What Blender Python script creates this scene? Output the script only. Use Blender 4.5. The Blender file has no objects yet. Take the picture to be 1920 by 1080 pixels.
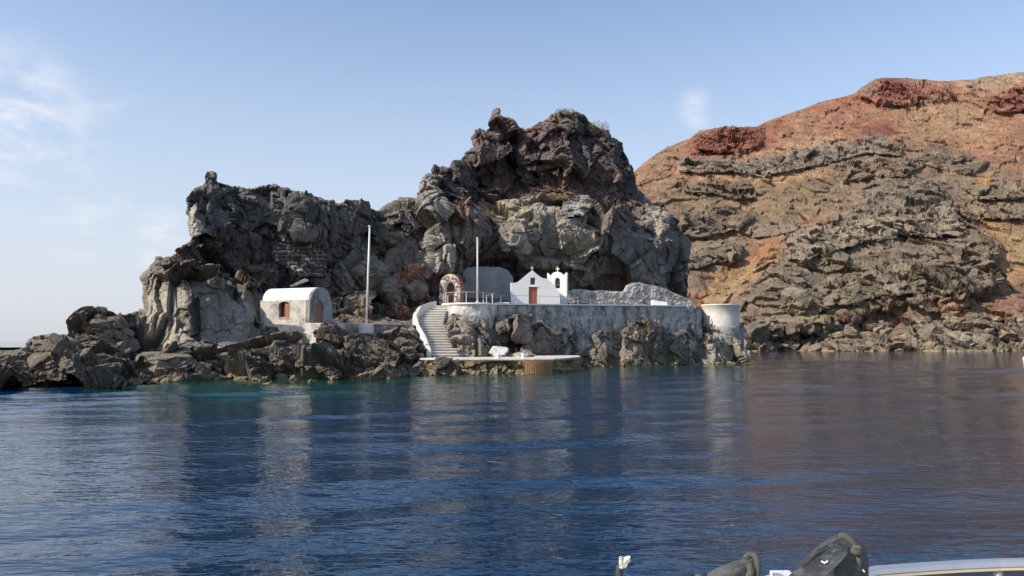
import bpy, bmesh, math, random
import numpy as np
from mathutils import Vector, Matrix
rad = math.radians
SC = bpy.context.scene
COL = SC.collection
# ------------------------------------------------------------------ camera
CAM_H, FPX, PITCH = 2.6, 1478.0, math.atan(100/1478.0)
cd = bpy.data.cameras.new('camera'); cam = bpy.data.objects.new('camera', cd); COL.objects.link(cam)
cam.location = (0, 0, CAM_H); cam.rotation_euler = (math.pi/2 + PITCH, 0, 0)
cd.sensor_width = 36; cd.lens = FPX/1920*36; cd.clip_start = 0.05; cd.clip_end = 30000
SC.camera = cam
SC.render.resolution_x, SC.render.resolution_y = 1024, 576
# ------------------------------------------------------------------ light
SUN_EL = rad(37); SUN_H = Vector((-0.91, -0.41, 0)).normalized()
SUN_DIR = Vector((SUN_H.x*math.cos(SUN_EL), SUN_H.y*math.cos(SUN_EL), math.sin(SUN_EL)))
w = bpy.data.worlds.new('World'); SC.world = w; w.use_nodes = True
nt = w.node_tree; N = nt.nodes; L = nt.links
for n in list(N): N.remove(n)
out = N.new('ShaderNodeOutputWorld'); bg = N.new('ShaderNodeBackground'); sky = N.new('ShaderNodeTexSky')
sky.sky_type = 'NISHITA'; sky.sun_disc = False; sky.sun_elevation = SUN_EL
sky.sun_rotation = math.atan2(SUN_DIR.x, SUN_DIR.y)
sky.altitude = 0; sky.air_density = 1.0; sky.dust_density = 1.2; sky.ozone_density = 1.8
bg.inputs['Strength'].default_value = 0.14
tc = N.new('ShaderNodeTexCoord')
# thin clouds: soft patches low in the sky, broken up by noise on the view-independent sky direction
def wmath(op, a, b=None, clamp=False):
    m = N.new('ShaderNodeMath'); m.operation = op; m.use_clamp = clamp
    for i, v in enumerate((a, b)):
        if v is None: continue
        if isinstance(v, (int, float)): m.inputs[i].default_value = v
        else: L.new(v, m.inputs[i])
    return m.outputs[0]
cn = N.new('ShaderNodeTexNoise'); cn.inputs['Scale'].default_value = 11.0; cn.inputs['Detail'].default_value = 7; cn.inputs['Roughness'].default_value = 0.55
mp = N.new('ShaderNodeMapping'); mp.inputs['Scale'].default_value = (1, 1, 2.2)
L.new(tc.outputs['Generated'], mp.inputs['Vector']); L.new(mp.outputs[0], cn.inputs['Vector'])
def sky_dir(px, py):
    u = (px-960)/FPX; v = (540-py)/FPX
    d = Vector((u, math.cos(PITCH)-v*math.sin(PITCH), math.sin(PITCH)+v*math.cos(PITCH))); return d.normalized()
tot = None
for (px, py, r, st) in ((20, 215, .085, .9), (110, 245, .06, .6), (15, 335, .045, .7), (20, 135, .035, .5), (300, 450, .04, .7), (150, 400, .06, .4), (200, 250, .06, .35), (1300, 200, .024, .5), (1308, 222, .018, .4),
                        (-260, 200, .12, .9), (-500, 330, .12, .8), (-900, 150, .16, .8), (2600, 330, .1, .7), (3300, 200, .14, .7)):
    d = sky_dir(px, py)
    vm = N.new('ShaderNodeVectorMath'); vm.operation = 'DISTANCE'; vm.inputs[1].default_value = d
    nv = N.new('ShaderNodeVectorMath'); nv.operation = 'NORMALIZE'; L.new(tc.outputs['Generated'], nv.inputs[0]); L.new(nv.outputs[0], vm.inputs[0])
    mr = N.new('ShaderNodeMapRange'); mr.interpolation_type = 'SMOOTHSTEP'
    mr.inputs['From Min'].default_value = r*1.25; mr.inputs['From Max'].default_value = 0; mr.inputs['To Max'].default_value = st
    L.new(vm.outputs['Value'], mr.inputs['Value'])
    tot = mr.outputs[0] if tot is None else wmath('MAXIMUM', tot, mr.outputs[0])
cr = N.new('ShaderNodeMapRange'); cr.interpolation_type = 'SMOOTHSTEP'; cr.inputs['From Min'].default_value = .40; cr.inputs['From Max'].default_value = .68
L.new(cn.outputs['Fac'], cr.inputs['Value'])
cf = wmath('MULTIPLY', tot, cr.outputs[0], True)
mixc = N.new('ShaderNodeMix'); mixc.data_type = 'RGBA'
L.new(cf, mixc.inputs['Factor']); mixc.inputs['B'].default_value = (4.9, 4.85, 5.0, 1)
nz = N.new('ShaderNodeVectorMath'); nz.operation = 'NORMALIZE'; L.new(tc.outputs['Generated'], nz.inputs[0])
sx = N.new('ShaderNodeSeparateXYZ'); L.new(nz.outputs[0], sx.inputs[0])
hz_ = N.new('ShaderNodeMapRange'); hz_.interpolation_type = 'SMOOTHERSTEP'; hz_.inputs['From Min'].default_value = .55; hz_.inputs['From Max'].default_value = -.06; hz_.inputs['To Max'].default_value = .80
L.new(sx.outputs['Z'], hz_.inputs['Value'])
mixh = N.new('ShaderNodeMix'); mixh.data_type = 'RGBA'; L.new(hz_.outputs[0], mixh.inputs['Factor']); L.new(sky.outputs[0], mixh.inputs['A']); mixh.inputs['B'].default_value = (3.30, 3.45, 3.95, 1)
L.new(mixh.outputs['Result'], mixc.inputs['A'])
L.new(mixc.outputs['Result'], bg.inputs['Color']); L.new(bg.outputs[0], out.inputs[0])
sd = bpy.data.lights.new('sun', 'SUN'); sd.energy = 3.7; sd.angle = rad(0.53); sd.color = (1.0, 0.90, 0.76)
so = bpy.data.objects.new('sun', sd); COL.objects.link(so); so.rotation_euler = (-SUN_DIR).to_track_quat('-Z', 'Y').to_euler()
SC.view_settings.view_transform = 'Standard'; SC.view_settings.look = 'None'; SC.view_settings.gamma = 1; SC.view_settings.exposure = 0.56
SC.view_settings.use_curve_mapping = False

# ------------------------------------------------------------------ helpers
CP, SP = math.cos(PITCH), math.sin(PITCH)
def at_np(px, py, Y):
    u = (px-960)/FPX; v = (540-py)/FPX
    dy = CP - v*SP; dz = SP + v*CP
    return np.stack([u/dy*Y, Y*np.ones_like(u), CAM_H + dz/dy*Y], -1)
def at(px, py, Y): return Vector(at_np(np.float64(px), np.float64(py), np.float64(Y)))
def proj(p):
    y, z = p[1], p[2]-CAM_H
    fw = y*CP + z*SP; up = -y*SP + z*CP
    return (960 + FPX*p[0]/fw, 540 - FPX*up/fw)
def mesh_np(name, V, F, mat=None, smooth=False):
    me = bpy.data.meshes.new(name); V = np.asarray(V, np.float32); F = np.asarray(F, np.int32)
    k = F.shape[1]
    me.vertices.add(len(V)); me.vertices.foreach_set('co', V.ravel())
    me.loops.add(F.size); me.loops.foreach_set('vertex_index', F.ravel())
    me.polygons.add(len(F)); me.polygons.foreach_set('loop_start', np.arange(0, F.size, k, dtype=np.int32))
    me.polygons.foreach_set('use_smooth', np.full(len(F), smooth))
    me.update(calc_edges=True); me.validate()
    if mat: me.materials.append(mat)
    return me
def link(name, me, parent=None, kind=None):
    o = bpy.data.objects.new(name, me); COL.objects.link(o)
    if parent: o.parent = parent
    if kind: o['kind'] = kind
    return o
def tag(o, label, cat, group=None):
    o['label'] = label; o['category'] = cat
    if group: o['group'] = group
    return o
def empty(name, label, cat, loc=(0, 0, 0), rz=0, group=None):
    o = bpy.data.objects.new(name, None); COL.objects.link(o); o.location = loc; o.rotation_euler = (0, 0, rz)
    o.empty_display_size = .2
    return tag(o, label, cat, group)
# ---- numpy noise
def _h(ix, iy, iz, s):
    h = (ix.astype(np.uint32)*np.uint32(374761393) + iy.astype(np.uint32)*np.uint32(668265263) + iz.astype(np.uint32)*np.uint32(2147483647) + np.uint32((s*1274126177) & 0xffffffff))
    h = (h ^ (h >> np.uint32(13)))*np.uint32(1274126177)
    h = (h ^ (h >> np.uint32(16)))*np.uint32(2246822519)
    return (h ^ (h >> np.uint32(15)))
def rnd(ix, iy, iz, s): return _h(ix, iy, iz, s).astype(np.float32)*np.float32(1/4294967295.0)
def vnoise(P, s=0):
    P = P.astype(np.float32); I = np.floor(P).astype(np.int64); f = P - I; f = f*f*f*(f*(f*6-15)+10)
    r = 0
    for dx in (0, 1):
        wx = f[..., 0] if dx else 1-f[..., 0]
        for dy in (0, 1):
            wy = f[..., 1] if dy else 1-f[..., 1]
            for dz in (0, 1):
                wz = f[..., 2] if dz else 1-f[..., 2]
                r = r + wx*wy*wz*rnd(I[..., 0]+dx, I[..., 1]+dy, I[..., 2]+dz, s)
    return r*2-1
def fbm(P, oct=4, s=0, g=.5):
    r = 0; a = 1; t = 0
    for i in range(oct):
        r = r + a*vnoise(P*(2.03**i)+i*17.3, s+i); t += a; a *= g
    return r/t
def facets(P, scale, s=0, tilt=.6, jit=.9):
    """piecewise planar blocks: every cell has its own offset and its own tilt; returns displacement (about -1..1) and crack distance"""
    Q = (P/np.asarray(scale)).astype(np.float32); I = np.floor(Q).astype(np.int64)
    n = len(Q); b1 = np.full(n, 1e9, np.float32); b2 = b1.copy(); val = np.zeros(n, np.float32)
    for dx in (-1, 0, 1):
        for dy in (-1, 0, 1):
            for dz in (-1, 0, 1):
                ix, iy, iz = I[:, 0]+dx, I[:, 1]+dy, I[:, 2]+dz
                h = _h(ix, iy, iz, s)
                rx = (h & np.uint32(1023)).astype(np.float32)/1023; ry = ((h >> np.uint32(10)) & np.uint32(1023)).astype(np.float32)/1023; rz = ((h >> np.uint32(20)) & np.uint32(1023)).astype(np.float32)/1023
                ex = Q[:, 0]-(ix+.5+(rx-.5)*jit); ey = Q[:, 1]-(iy+.5+(ry-.5)*jit); ez = Q[:, 2]-(iz+.5+(rz-.5)*jit)
                d = np.sqrt(ex*ex+ey*ey+ez*ez)
                h2 = _h(ix, iy, iz, s+77)
                g = np.float32(1/1023)
                tx = (h2 & np.uint32(1023)).astype(np.float32)*g*2-1; ty = ((h2 >> np.uint32(10)) & np.uint32(1023)).astype(np.float32)*g*2-1; tz = ((h2 >> np.uint32(20)) & np.uint32(1023)).astype(np.float32)*g*2-1
                v = (rx+ry+rz-1.5)*.8 + tilt*(tx*ex+ty*ey+tz*ez)*1.6
                m = d < b1
                b2 = np.where(m, b1, np.minimum(b2, d)); val = np.where(m, v, val); b1 = np.where(m, d, b1)
    return val, b2-b1
def sdf(poly, X, Y):
    """signed distance, positive inside"""
    poly = np.asarray(poly, np.float64); d2 = np.full(X.shape, 1e18); ins = np.zeros(X.shape, bool)
    for i in range(len(poly)):
        ax, ay = poly[i]; bx, by = poly[(i+1) % len(poly)]
        ex, ey = bx-ax, by-ay; wx, wy = X-ax, Y-ay
        t = np.clip((wx*ex+wy*ey)/(ex*ex+ey*ey+1e-9), 0, 1)
        d2 = np.minimum(d2, (wx-t*ex)**2+(wy-t*ey)**2)
        c = (ay > Y) != (by > Y)
        with np.errstate(divide='ignore', invalid='ignore'):
            xi = ax+(Y-ay)*ex/(ey if ey else 1e-9)
        ins ^= c & (X < xi)
    return np.where(ins, 1, -1)*np.sqrt(d2)
_sdf_full = sdf
def sdf(poly, X, Y, m=70.):
    p = np.asarray(poly, np.float64)
    sel = (X > p[:, 0].min()-m) & (X < p[:, 0].max()+m) & (Y > p[:, 1].min()-m) & (Y < p[:, 1].max()+m)
    o = np.full(X.shape, -m); o[sel] = np.maximum(_sdf_full(poly, X[sel], Y[sel]), -m); return o
def sst(a, b, x):
    t = np.clip((x-a)/(b-a), 0, 1); return t*t*(3-2*t)
class RBF:
    def __init__(s, pts):
        p = np.array(pts, float); s.c = p[:, :2]/100; v = p[:, 2]; n = len(p)
        r = np.linalg.norm(s.c[:, None]-s.c[None], axis=2)
        A = np.zeros((n+3, n+3)); A[:n, :n] = -r + np.eye(n)*.02; A[:n, n] = 1; A[:n, n+1:] = s.c; A[n:, :n] = A[:n, n:].T
        s.w = np.linalg.solve(A, np.r_[v, 0, 0, 0])
    def __call__(s, X, Y):
        X = np.asarray(X, float)/100; Y = np.asarray(Y, float)/100; n = len(s.c)
        o = s.w[n]+s.w[n+1]*X+s.w[n+2]*Y
        for i in range(n): o = o - s.w[i]*np.sqrt((X-s.c[i, 0])**2+(Y-s.c[i, 1])**2)
        return o
# ---- materials
def new_mat(name):
    m = bpy.data.materials.new(name); m.use_nodes = True; t = m.node_tree; b = t.nodes['Principled BSDF']; return m, t, b
def nd(t, typ, **kw):
    n = t.nodes.new(typ)
    for k, v in kw.items():
        if k in n.inputs: n.inputs[k].default_value = v
        else: setattr(n, k, v)
    return n
def objcoord(t): return t.nodes.new('ShaderNodeTexCoord').outputs['Object']
def geopos(t): return t.nodes.new('ShaderNodeNewGeometry').outputs['Position']
def plain(name, col, rough=.8, var=.15, scale=6, bump=.2, bscale=30, metal=0, bdist=.01):
    m, t, b = new_mat(name); b.inputs['Roughness'].default_value = rough; b.inputs['Metallic'].default_value = metal
    v = objcoord(t); n = nd(t, 'ShaderNodeTexNoise', Scale=scale, Detail=6.0); t.links.new(v, n.inputs['Vector'])
    mx = nd(t, 'ShaderNodeMix', data_type='RGBA'); c = Vector(col)
    mx.inputs['A'].default_value = (*(c*(1-var)), 1); mx.inputs['B'].default_value = (*(c*(1+var)), 1)
    t.links.new(n.outputs['Fac'], mx.inputs['Factor']); t.links.new(mx.outputs['Result'], b.inputs['Base Color'])
    if bump:
        n2 = nd(t, 'ShaderNodeTexNoise', Scale=bscale, Detail=5.0); t.links.new(v, n2.inputs['Vector'])
        bp = nd(t, 'ShaderNodeBump', Strength=bump, Distance=bdist); t.links.new(n2.outputs['Fac'], bp.inputs['Height']); t.links.new(bp.outputs[0], b.inputs['Normal'])
    return m
def mottled(name, cols, scale, thr=(.42, .6), rough=.9, bump=.4, bdist=.03, stretch=(1, 1, 1), fine=25):
    """weathered plaster: patches of two or three colours; cols = [base, patch, fleck]"""
    m, t, b = new_mat(name); b.inputs['Roughness'].default_value = rough
    v = geopos(t); mp = nd(t, 'ShaderNodeMapping'); mp.inputs['Scale'].default_value = stretch; t.links.new(v, mp.inputs['Vector'])
    n = nd(t, 'ShaderNodeTexNoise', Scale=scale, Detail=8.0, Roughness=.65); t.links.new(mp.outputs[0], n.inputs['Vector'])
    r = nd(t, 'ShaderNodeMapRange'); r.inputs['From Min'].default_value = thr[0]; r.inputs['From Max'].default_value = thr[1]; t.links.new(n.outputs['Fac'], r.inputs['Value'])
    mx = nd(t, 'ShaderNodeMix', data_type='RGBA'); mx.inputs['A'].default_value = (*cols[0], 1); mx.inputs['B'].default_value = (*cols[1], 1); t.links.new(r.outputs[0], mx.inputs['Factor'])
    res = mx.outputs['Result']
    if len(cols) > 2:
        n3 = nd(t, 'ShaderNodeTexNoise', Scale=scale*4.3, Detail=6.0, Roughness=.7); t.links.new(mp.outputs[0], n3.inputs['Vector'])
        r3 = nd(t, 'ShaderNodeMapRange'); r3.inputs['From Min'].default_value = .52; r3.inputs['From Max'].default_value = .66; t.links.new(n3.outputs['Fac'], r3.inputs['Value'])
        m3 = nd(t, 'ShaderNodeMix', data_type='RGBA'); t.links.new(res, m3.inputs['A']); m3.inputs['B'].default_value = (*cols[2], 1); t.links.new(r3.outputs[0], m3.inputs['Factor']); res = m3.outputs['Result']
    t.links.new(res, b.inputs['Base Color'])
    n2 = nd(t, 'ShaderNodeTexNoise', Scale=fine*.25, Detail=8.0, Roughness=.7); t.links.new(v, n2.inputs['Vector'])
    bp = nd(t, 'ShaderNodeBump', Strength=bump, Distance=bdist); t.links.new(n2.outputs['Fac'], bp.inputs['Height']); t.links.new(bp.outputs[0], b.inputs['Normal'])
    return m
def rock_mat(name, s=1.0, attr=True, base=(.13, .115, .095), bump=1.0, tide=True):
    """rock: mineral colour from the attribute (or a base), broken up by noise at three sizes, fine strata and pits as bump"""
    m, t, b = new_mat(name); b.inputs['Roughness'].default_value = .95; b.inputs['Specular IOR Level'].default_value = .2
    v = geopos(t)
    if attr:
        a = nd(t, 'ShaderNodeAttribute', attribute_name='mineral'); src = a.outputs['Color']
    else:
        oi = nd(t, 'ShaderNodeObjectInfo'); mx0 = nd(t, 'ShaderNodeMix', data_type='RGBA'); c = Vector(base)
        mx0.inputs['A'].default_value = (*(c*.75), 1); mx0.inputs['B'].default_value = (*(Vector((c.x*1.45, c.y*1.42, c.z*1.35))), 1); t.links.new(oi.outputs['Random'], mx0.inputs['Factor']); src = mx0.outputs['Result']
    prev = src
    for (sc, lo, hi, dt) in ((.55/s, .62, 1.40, 6.0), (4.5/s, .66, 1.34, 8.0)):
        n = nd(t, 'ShaderNodeTexNoise', Scale=sc, Detail=dt, Roughness=.68); t.links.new(v, n.inputs['Vector'])
        r = nd(t, 'ShaderNodeMapRange'); r.inputs['From Min'].default_value = .3; r.inputs['From Max'].default_value = .7; r.inputs['To Min'].default_value = lo; r.inputs['To Max'].default_value = hi
        t.links.new(n.outputs['Fac'], r.inputs['Value'])
        mm = nd(t, 'ShaderNodeMix', data_type='RGBA', blend_type='MULTIPLY'); mm.inputs['Factor'].default_value = 1
        t.links.new(prev, mm.inputs['A']); t.links.new(r.outputs[0], mm.inputs['B']); prev = mm.outputs['Result']
    # lichen / dust tint
    n = nd(t, 'ShaderNodeTexNoise', Scale=1.6/s, Detail=7.0, Roughness=.7); t.links.new(v, n.inputs['Vector'])
    r = nd(t, 'ShaderNodeMapRange'); r.inputs['From Min'].default_value = .5; r.inputs['From Max'].default_value = .75; r.inputs['To Max'].default_value = .55; t.links.new(n.outputs['Fac'], r.inputs['Value'])
    mm = nd(t, 'ShaderNodeMix', data_type='RGBA'); t.links.new(r.outputs[0], mm.inputs['Factor']); t.links.new(prev, mm.inputs['A'])
    tint = nd(t, 'ShaderNodeMix', data_type='RGBA', blend_type='MULTIPLY'); tint.inputs['Factor'].default_value = 1; t.links.new(prev, tint.inputs['A']); tint.inputs['B'].default_value = (1.45, 1.25, .95, 1)
    t.links.new(tint.outputs['Result'], mm.inputs['B']); prev = mm.outputs['Result']
    if tide:
        sp = nd(t, 'ShaderNodeSeparateXYZ'); t.links.new(v, sp.inputs[0])
        n = nd(t, 'ShaderNodeTexNoise', Scale=1.3, Detail=5.0); t.links.new(v, n.inputs['Vector'])
        ad = nd(t, 'ShaderNodeMath', operation='MULTIPLY_ADD'); t.links.new(n.outputs['Fac'], ad.inputs[0]); ad.inputs[1].default_value = -.9; t.links.new(sp.outputs['Z'], ad.inputs[2])
        r = nd(t, 'ShaderNodeMapRange'); r.inputs['From Min'].default_value = -.02; r.inputs['From Max'].default_value = -.22; t.links.new(ad.outputs[0], r.inputs['Value'])
        mm = nd(t, 'ShaderNodeMix', data_type='RGBA'); t.links.new(r.outputs[0], mm.inputs['Factor']); t.links.new(prev, mm.inputs['A']); mm.inputs['B'].default_value = (.30, .24, .15, 1); prev = mm.outputs['Result']
    t.links.new(prev, b.inputs['Base Color'])
    # bump: strata + pits
    mp = nd(t, 'ShaderNodeMapping'); mp.inputs['Scale'].default_value = (1, 1, 1.7); mp.inputs['Rotation'].default_value = (.12, .16, 0); t.links.new(v, mp.inputs['Vector'])
    n1 = nd(t, 'ShaderNodeTexNoise', Scale=2.2/s, Detail=10.0, Roughness=.72); t.links.new(mp.outputs[0], n1.inputs['Vector'])
    vo = nd(t, 'ShaderNodeTexVoronoi', Scale=3.2/s); vo.feature = 'DISTANCE_TO_EDGE'; t.links.new(mp.outputs[0], vo.inputs['Vector'])
    rr = nd(t, 'ShaderNodeMapRange'); rr.inputs['From Max'].default_value = .06; rr.inputs['To Max'].default_value = .18; t.links.new(vo.outputs['Distance'], rr.inputs['Value'])
    ad = nd(t, 'ShaderNodeMath', operation='ADD'); t.links.new(n1.outputs['Fac'], ad.inputs[0]); t.links.new(rr.outputs[0], ad.inputs[1])
    bp = nd(t, 'ShaderNodeBump', Strength=.8*bump, Distance=.24*s); t.links.new(ad.outputs[0], bp.inputs['Height']); t.links.new(bp.outputs[0], b.inputs['Normal'])
    return m
M = {}
M['rock'] = rock_mat('lava_rock')
M['hill'] = rock_mat('hill_rock', s=3.0, bump=.8)
M['boulder'] = rock_mat('boulder_rock', attr=False, base=(.135, .118, .096), s=.8, bump=1.1)
M['far_boulder'] = rock_mat('far_boulder_rock', attr=False, base=(.19, .16, .125), s=2, bump=.8)
M['white'] = mottled('whitewash', [(.78, .775, .76), (.70, .69, .665), (.80, .80, .79)], .8, (.5, .72), bump=.35, bdist=.03)
M['old_white'] = mottled('weathered_whitewash', [(.62, .60, .55), (.30, .30, .29), (.70, .68, .63)], 1.1, (.50, .68))
M['wall'] = mottled('stained_plaster', [(.46, .45, .42), (.14, .14, .138), (.42, .41, .385)], 1.3, (.42, .60), stretch=(1, 1, .55), bump=1, bdist=.09)
M['house_shade'] = mottled('shaded_stained_facade_plaster', [(.30, .31, .31), (.10, .108, .115), (.38, .38, .37)], 1.3, (.42, .60), stretch=(1, 1, .35))  # stained plaster, with the shade on the door front painted in darker
M['house'] = mottled('patchy_house_plaster', [(.56, .53, .46), (.24, .24, .22), (.62, .59, .53)], 1.2, (.44, .62), bump=.8, bdist=.05)
M['grey_plaster'] = mottled('grey_plaster', [(.34, .35, .36), (.25, .26, .27)], .6, (.4, .65))
M['pale_rubble'] = mottled('pale_rubble_plaster', [(.36, .34, .30), (.15, .14, .125), (.46, .44, .41)], .8, (.42, .58), bump=1, bdist=.25, fine=9)
M['wood'] = plain('red_brown_door_wood', (.34, .12, .052), .6, .25, 5, .2, 40)
M['rail_wood'] = plain('varnished_rail_wood', (.42, .22, .11), .5, .2, 4, .1, 40)
M['dark'] = plain('dark_glass', (.02, .022, .025), .15, .2, 3, 0)
M['frame'] = plain('grey_window_frame', (.16, .17, .17), .6, .15, 8, 0)
M['pole'] = plain('white_pole_paint', (.75, .74, .72), .4, .08, 3, .05, 30)
M['metal'] = plain('galvanised_metal', (.55, .55, .53), .4, .1, 6, 0, metal=.4)
M['wire'] = plain('brown_railing_wire', (.20, .16, .13), .6, .2, 6, 0)
M['rust'] = plain('rusty_steel_mesh', (.30, .17, .08), .85, .35, 3, .4, 12)
M['mortar'] = plain('white_mortar', (.62, .58, .52), .95, .12, 6, .5, 20)
M['red_stone'] = plain('red_arch_stone', (.24, .12, .08), .95, .4, 2, .6, 20)
M['dark_stone'] = plain('dark_wall_stone', (.085, .07, .062), .95, .4, 1.2, .6, 20)
M['pointing'] = plain('grey_pointing', (.26, .24, .22), .95, .3, 2, .6, 20)
M['step'] = mottled('worn_step_concrete', [(.46, .43, .38), (.33, .31, .28)], 2.0, (.45, .65))
M['riser'] = mottled('dull_riser_concrete', [(.50, .475, .43), (.36, .34, .30)], 2.0, (.45, .65)); M['tread'] = mottled('lit_edge_tread', [(.72, .69, .63), (.56, .53, .48)], 2.0, (.5, .7))  # treads coloured paler than risers to paint in the lit step edges
M['bell'] = plain('bronze_bell', (.10, .08, .05), .4, .2, 8, 0, metal=.8)
M['rubber'] = mottled('faded_black_rubber', [(.030, .032, .036), (.075, .078, .075), (.02, .02, .022)], 9, (.45, .65), rough=.55, bump=.25, bdist=.004, fine=160)
M['grey_cover'] = mottled('faded_grey_cover', [(.085, .09, .09), (.035, .037, .038), (.13, .13, .122)], 8, (.45, .68), rough=.7, bump=.25, bdist=.004, fine=160)
M['rope'] = plain('weathered_rope', (.085, .085, .072), .95, .35, 60, .8, 220, bdist=.004)
M['steel'] = plain('boat_rail_aluminium', (.50, .54, .60), .42, .06, 12, .05, 60, metal=.75)
M['strip'] = plain('rail_reflection_tan', (.55, .46, .30), .5, .15, 10, .1, 60)  # tan that stands for the warm reflection on the rail
M['gel'] = plain('white_gelcoat', (.7, .71, .72), .3, .05, 4, 0)
M['navy'] = plain('dark_hull_paint', (.02, .025, .04), .35, .1, 4, 0)
def leaf_mat(name, a, bcol):
    m, t, b = new_mat(name); b.inputs['Roughness'].default_value = .9
    n = nd(t, 'ShaderNodeTexNoise', Scale=2.5, Detail=3.0); t.links.new(geopos(t), n.inputs['Vector'])
    mx = nd(t, 'ShaderNodeMix', data_type='RGBA'); mx.inputs['A'].default_value = (*a, 1); mx.inputs['B'].default_value = (*bcol, 1); t.links.new(n.outputs['Fac'], mx.inputs['Factor']); t.links.new(mx.outputs['Result'], b.inputs['Base Color'])
    return m
M['dry'] = leaf_mat('dry_grass_leaf', (.16, .13, .06), (.28, .23, .12))
M['redbush'] = leaf_mat('dry_red_brown_twig', (.14, .065, .045), (.25, .14, .10))
M['green'] = leaf_mat('olive_leaf', (.07, .08, .03), (.15, .15, .07))

# ------------------------------------------------------------------ rock sheets
def rock_sheet(name, outline, ctrl, box, step, feats, paint, amps, mat, rough_px=2.5, round_px=45, round_m=4., thick=14., seed=1, base_col=(.13, .115, .095), nscale=1.0, desat=0., gain=1.):
    x0, x1, y0, y1 = box
    gx, gy = np.meshgrid(np.arange(x0, x1+step, step), np.arange(y0, y1+step, step))
    d = sdf(outline, gx, gy)
    q = np.stack([gx, gy, gx*0], -1)
    d = d + rough_px*(fbm(q/22., 4, seed+3, .6)*2.0 + .8*np.abs(vnoise(q/9., seed+9)))*sst(700, 620, gy)
    gyv, gxv = np.gradient(d, step); g2 = np.maximum(np.sqrt(gxv**2+gyv**2), .35)
    keep = d > -.85*step
    mv = (d < 0) & keep
    PX = gx + np.where(mv, -d*gxv/g2**2, 0); PY = gy + np.where(mv, -d*gyv/g2**2, 0)
    rbf = RBF(ctrl); base = rbf(PX, PY); Y = base.copy()
    e = np.clip(d/round_px, 0, 1)*1.0
    e = np.where(PY > 640, 1, e)
    Y = Y + round_m*(1-np.sqrt(np.maximum(0, 1-(1-e)**2)))
    fac = np.zeros_like(Y)
    wob = fbm(q/30., 3, seed+21)*7
    for f in feats:
        poly, off, soft = f[:3]; tx, ty = (f[3], f[4]) if len(f) > 3 else (0, 0)
        pc = np.mean(np.array(poly), 0); sel = sdf(poly, PX, PY)+wob*.8
        wgt = sst(-soft*.5, soft*.5, sel)
        Y = Y - wgt*(off + tx*(PX-pc[0])/100 + ty*(PY-pc[1])/100)
    P = at_np(PX, PY, Y)
    # normals of the smooth form
    k = 3
    du = np.zeros_like(P); dv = np.zeros_like(P)
    du[:, k:-k] = P[:, 2*k:]-P[:, :-2*k]; dv[k:-k] = P[2*k:]-P[:-2*k]
    du[:, :k] = du[:, k:k+1]; du[:, -k:] = du[:, -k-1:-k]; dv[:k] = dv[k:k+1]; dv[-k:] = dv[-k-1:-k]
    nn = np.cross(du, dv); nn /= np.maximum(np.linalg.norm(nn, axis=2, keepdims=True), 1e-9)
    vd = -P + np.array([0, 0, CAM_H]); vd /= np.linalg.norm(vd, axis=2, keepdims=True)
    nn = np.where((nn*vd).sum(2, keepdims=True) < 0, -nn, nn)
    nn = nn*.6+vd*.7; nn /= np.linalg.norm(nn, axis=2, keepdims=True)
    idx = np.full(gx.shape, -1); idx[keep] = np.arange(keep.sum())
    Pk = P[keep]; Nk = nn[keep]; pxk, pyk = PX[keep], PY[keep]
    # warped domain, several sizes of broken blocks
    W = Pk + nscale*np.stack([vnoise(Pk/(2.2*nscale)+11, seed+31), vnoise(Pk/(2.2*nscale)+47, seed+32), vnoise(Pk/(2.2*nscale)+83, seed+33)], -1)*.13
    W = W + nscale*.03*np.stack([vnoise(Pk/(.6*nscale)+11, seed+34), vnoise(Pk/(.6*nscale)+47, seed+35), vnoise(Pk/(.6*nscale)+83, seed+36)], -1)
    rough = np.ones(len(Pk)); smooth_w = np.zeros(len(Pk))
    for (poly, amt, soft) in amps.get('rough', []): rough = rough + (amt-1)*sst(-soft, soft, sdf(poly, pxk, pyk)+fbm(np.stack([pxk, pyk, pxk*0], -1)/25, 3, seed+5)*12)
    D = np.zeros(len(Pk)); crk = np.zeros(len(Pk))
    for (scale, amp, tilt, crack) in amps['cells']:
        v, c = facets(W, np.array(scale)*nscale, seed+int(scale[0]*100), tilt)
        a = amp*nscale*(rough if scale[0] < 3 else (1 if nscale == 1 else np.clip(rough*1.1, .72, 1.4)))
        D += a*v
        cw = sst(.09, .0, c); D -= crack*nscale*cw
    D += amps['fine']*nscale*rough*fbm(Pk/(.45*nscale), 4, seed+41, .6)
    D += amps['big']*nscale*fbm(Pk/(7.*nscale), 3, seed+51)
    strata = np.abs(vnoise(np.stack([Pk[:, 0]*.25, Pk[:, 1]*.25, Pk[:, 2]*2.2+.25*Pk[:, 0]*.3], -1)/nscale, seed+61)); D -= amps.get('strata', 0)*nscale*sst(.18, 0, strata)
    for (poly, soft, *k_) in amps.get('calm', []): D = D*(1-(k_[0] if k_ else .85)*sst(-soft, soft, sdf(poly, pxk, pyk)))
    dk = np.clip(d[keep]/6, .25, 1)
    Vf = Pk + Nk*(D*np.where(pyk > 640, 1, dk))[:, None]
    a, b_, c_, d_ = idx[:-1, :-1], idx[:-1, 1:], idx[1:, 1:], idx[1:, :-1]
    ok = (a >= 0) & (b_ >= 0) & (c_ >= 0) & (d_ >= 0)
    F = np.stack([a[ok], d_[ok], c_[ok], b_[ok]], -1)
    # mineral colours, with some sunlit faces painted paler
    C = np.tile(np.array(base_col), (len(Pk), 1))
    q2 = np.stack([pxk, pyk, pxk*0], -1)
    nz = fbm(q2/28., 4, seed+71, .6); nz2 = fbm(Pk/(1.2*nscale), 4, seed+72, .6)
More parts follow.
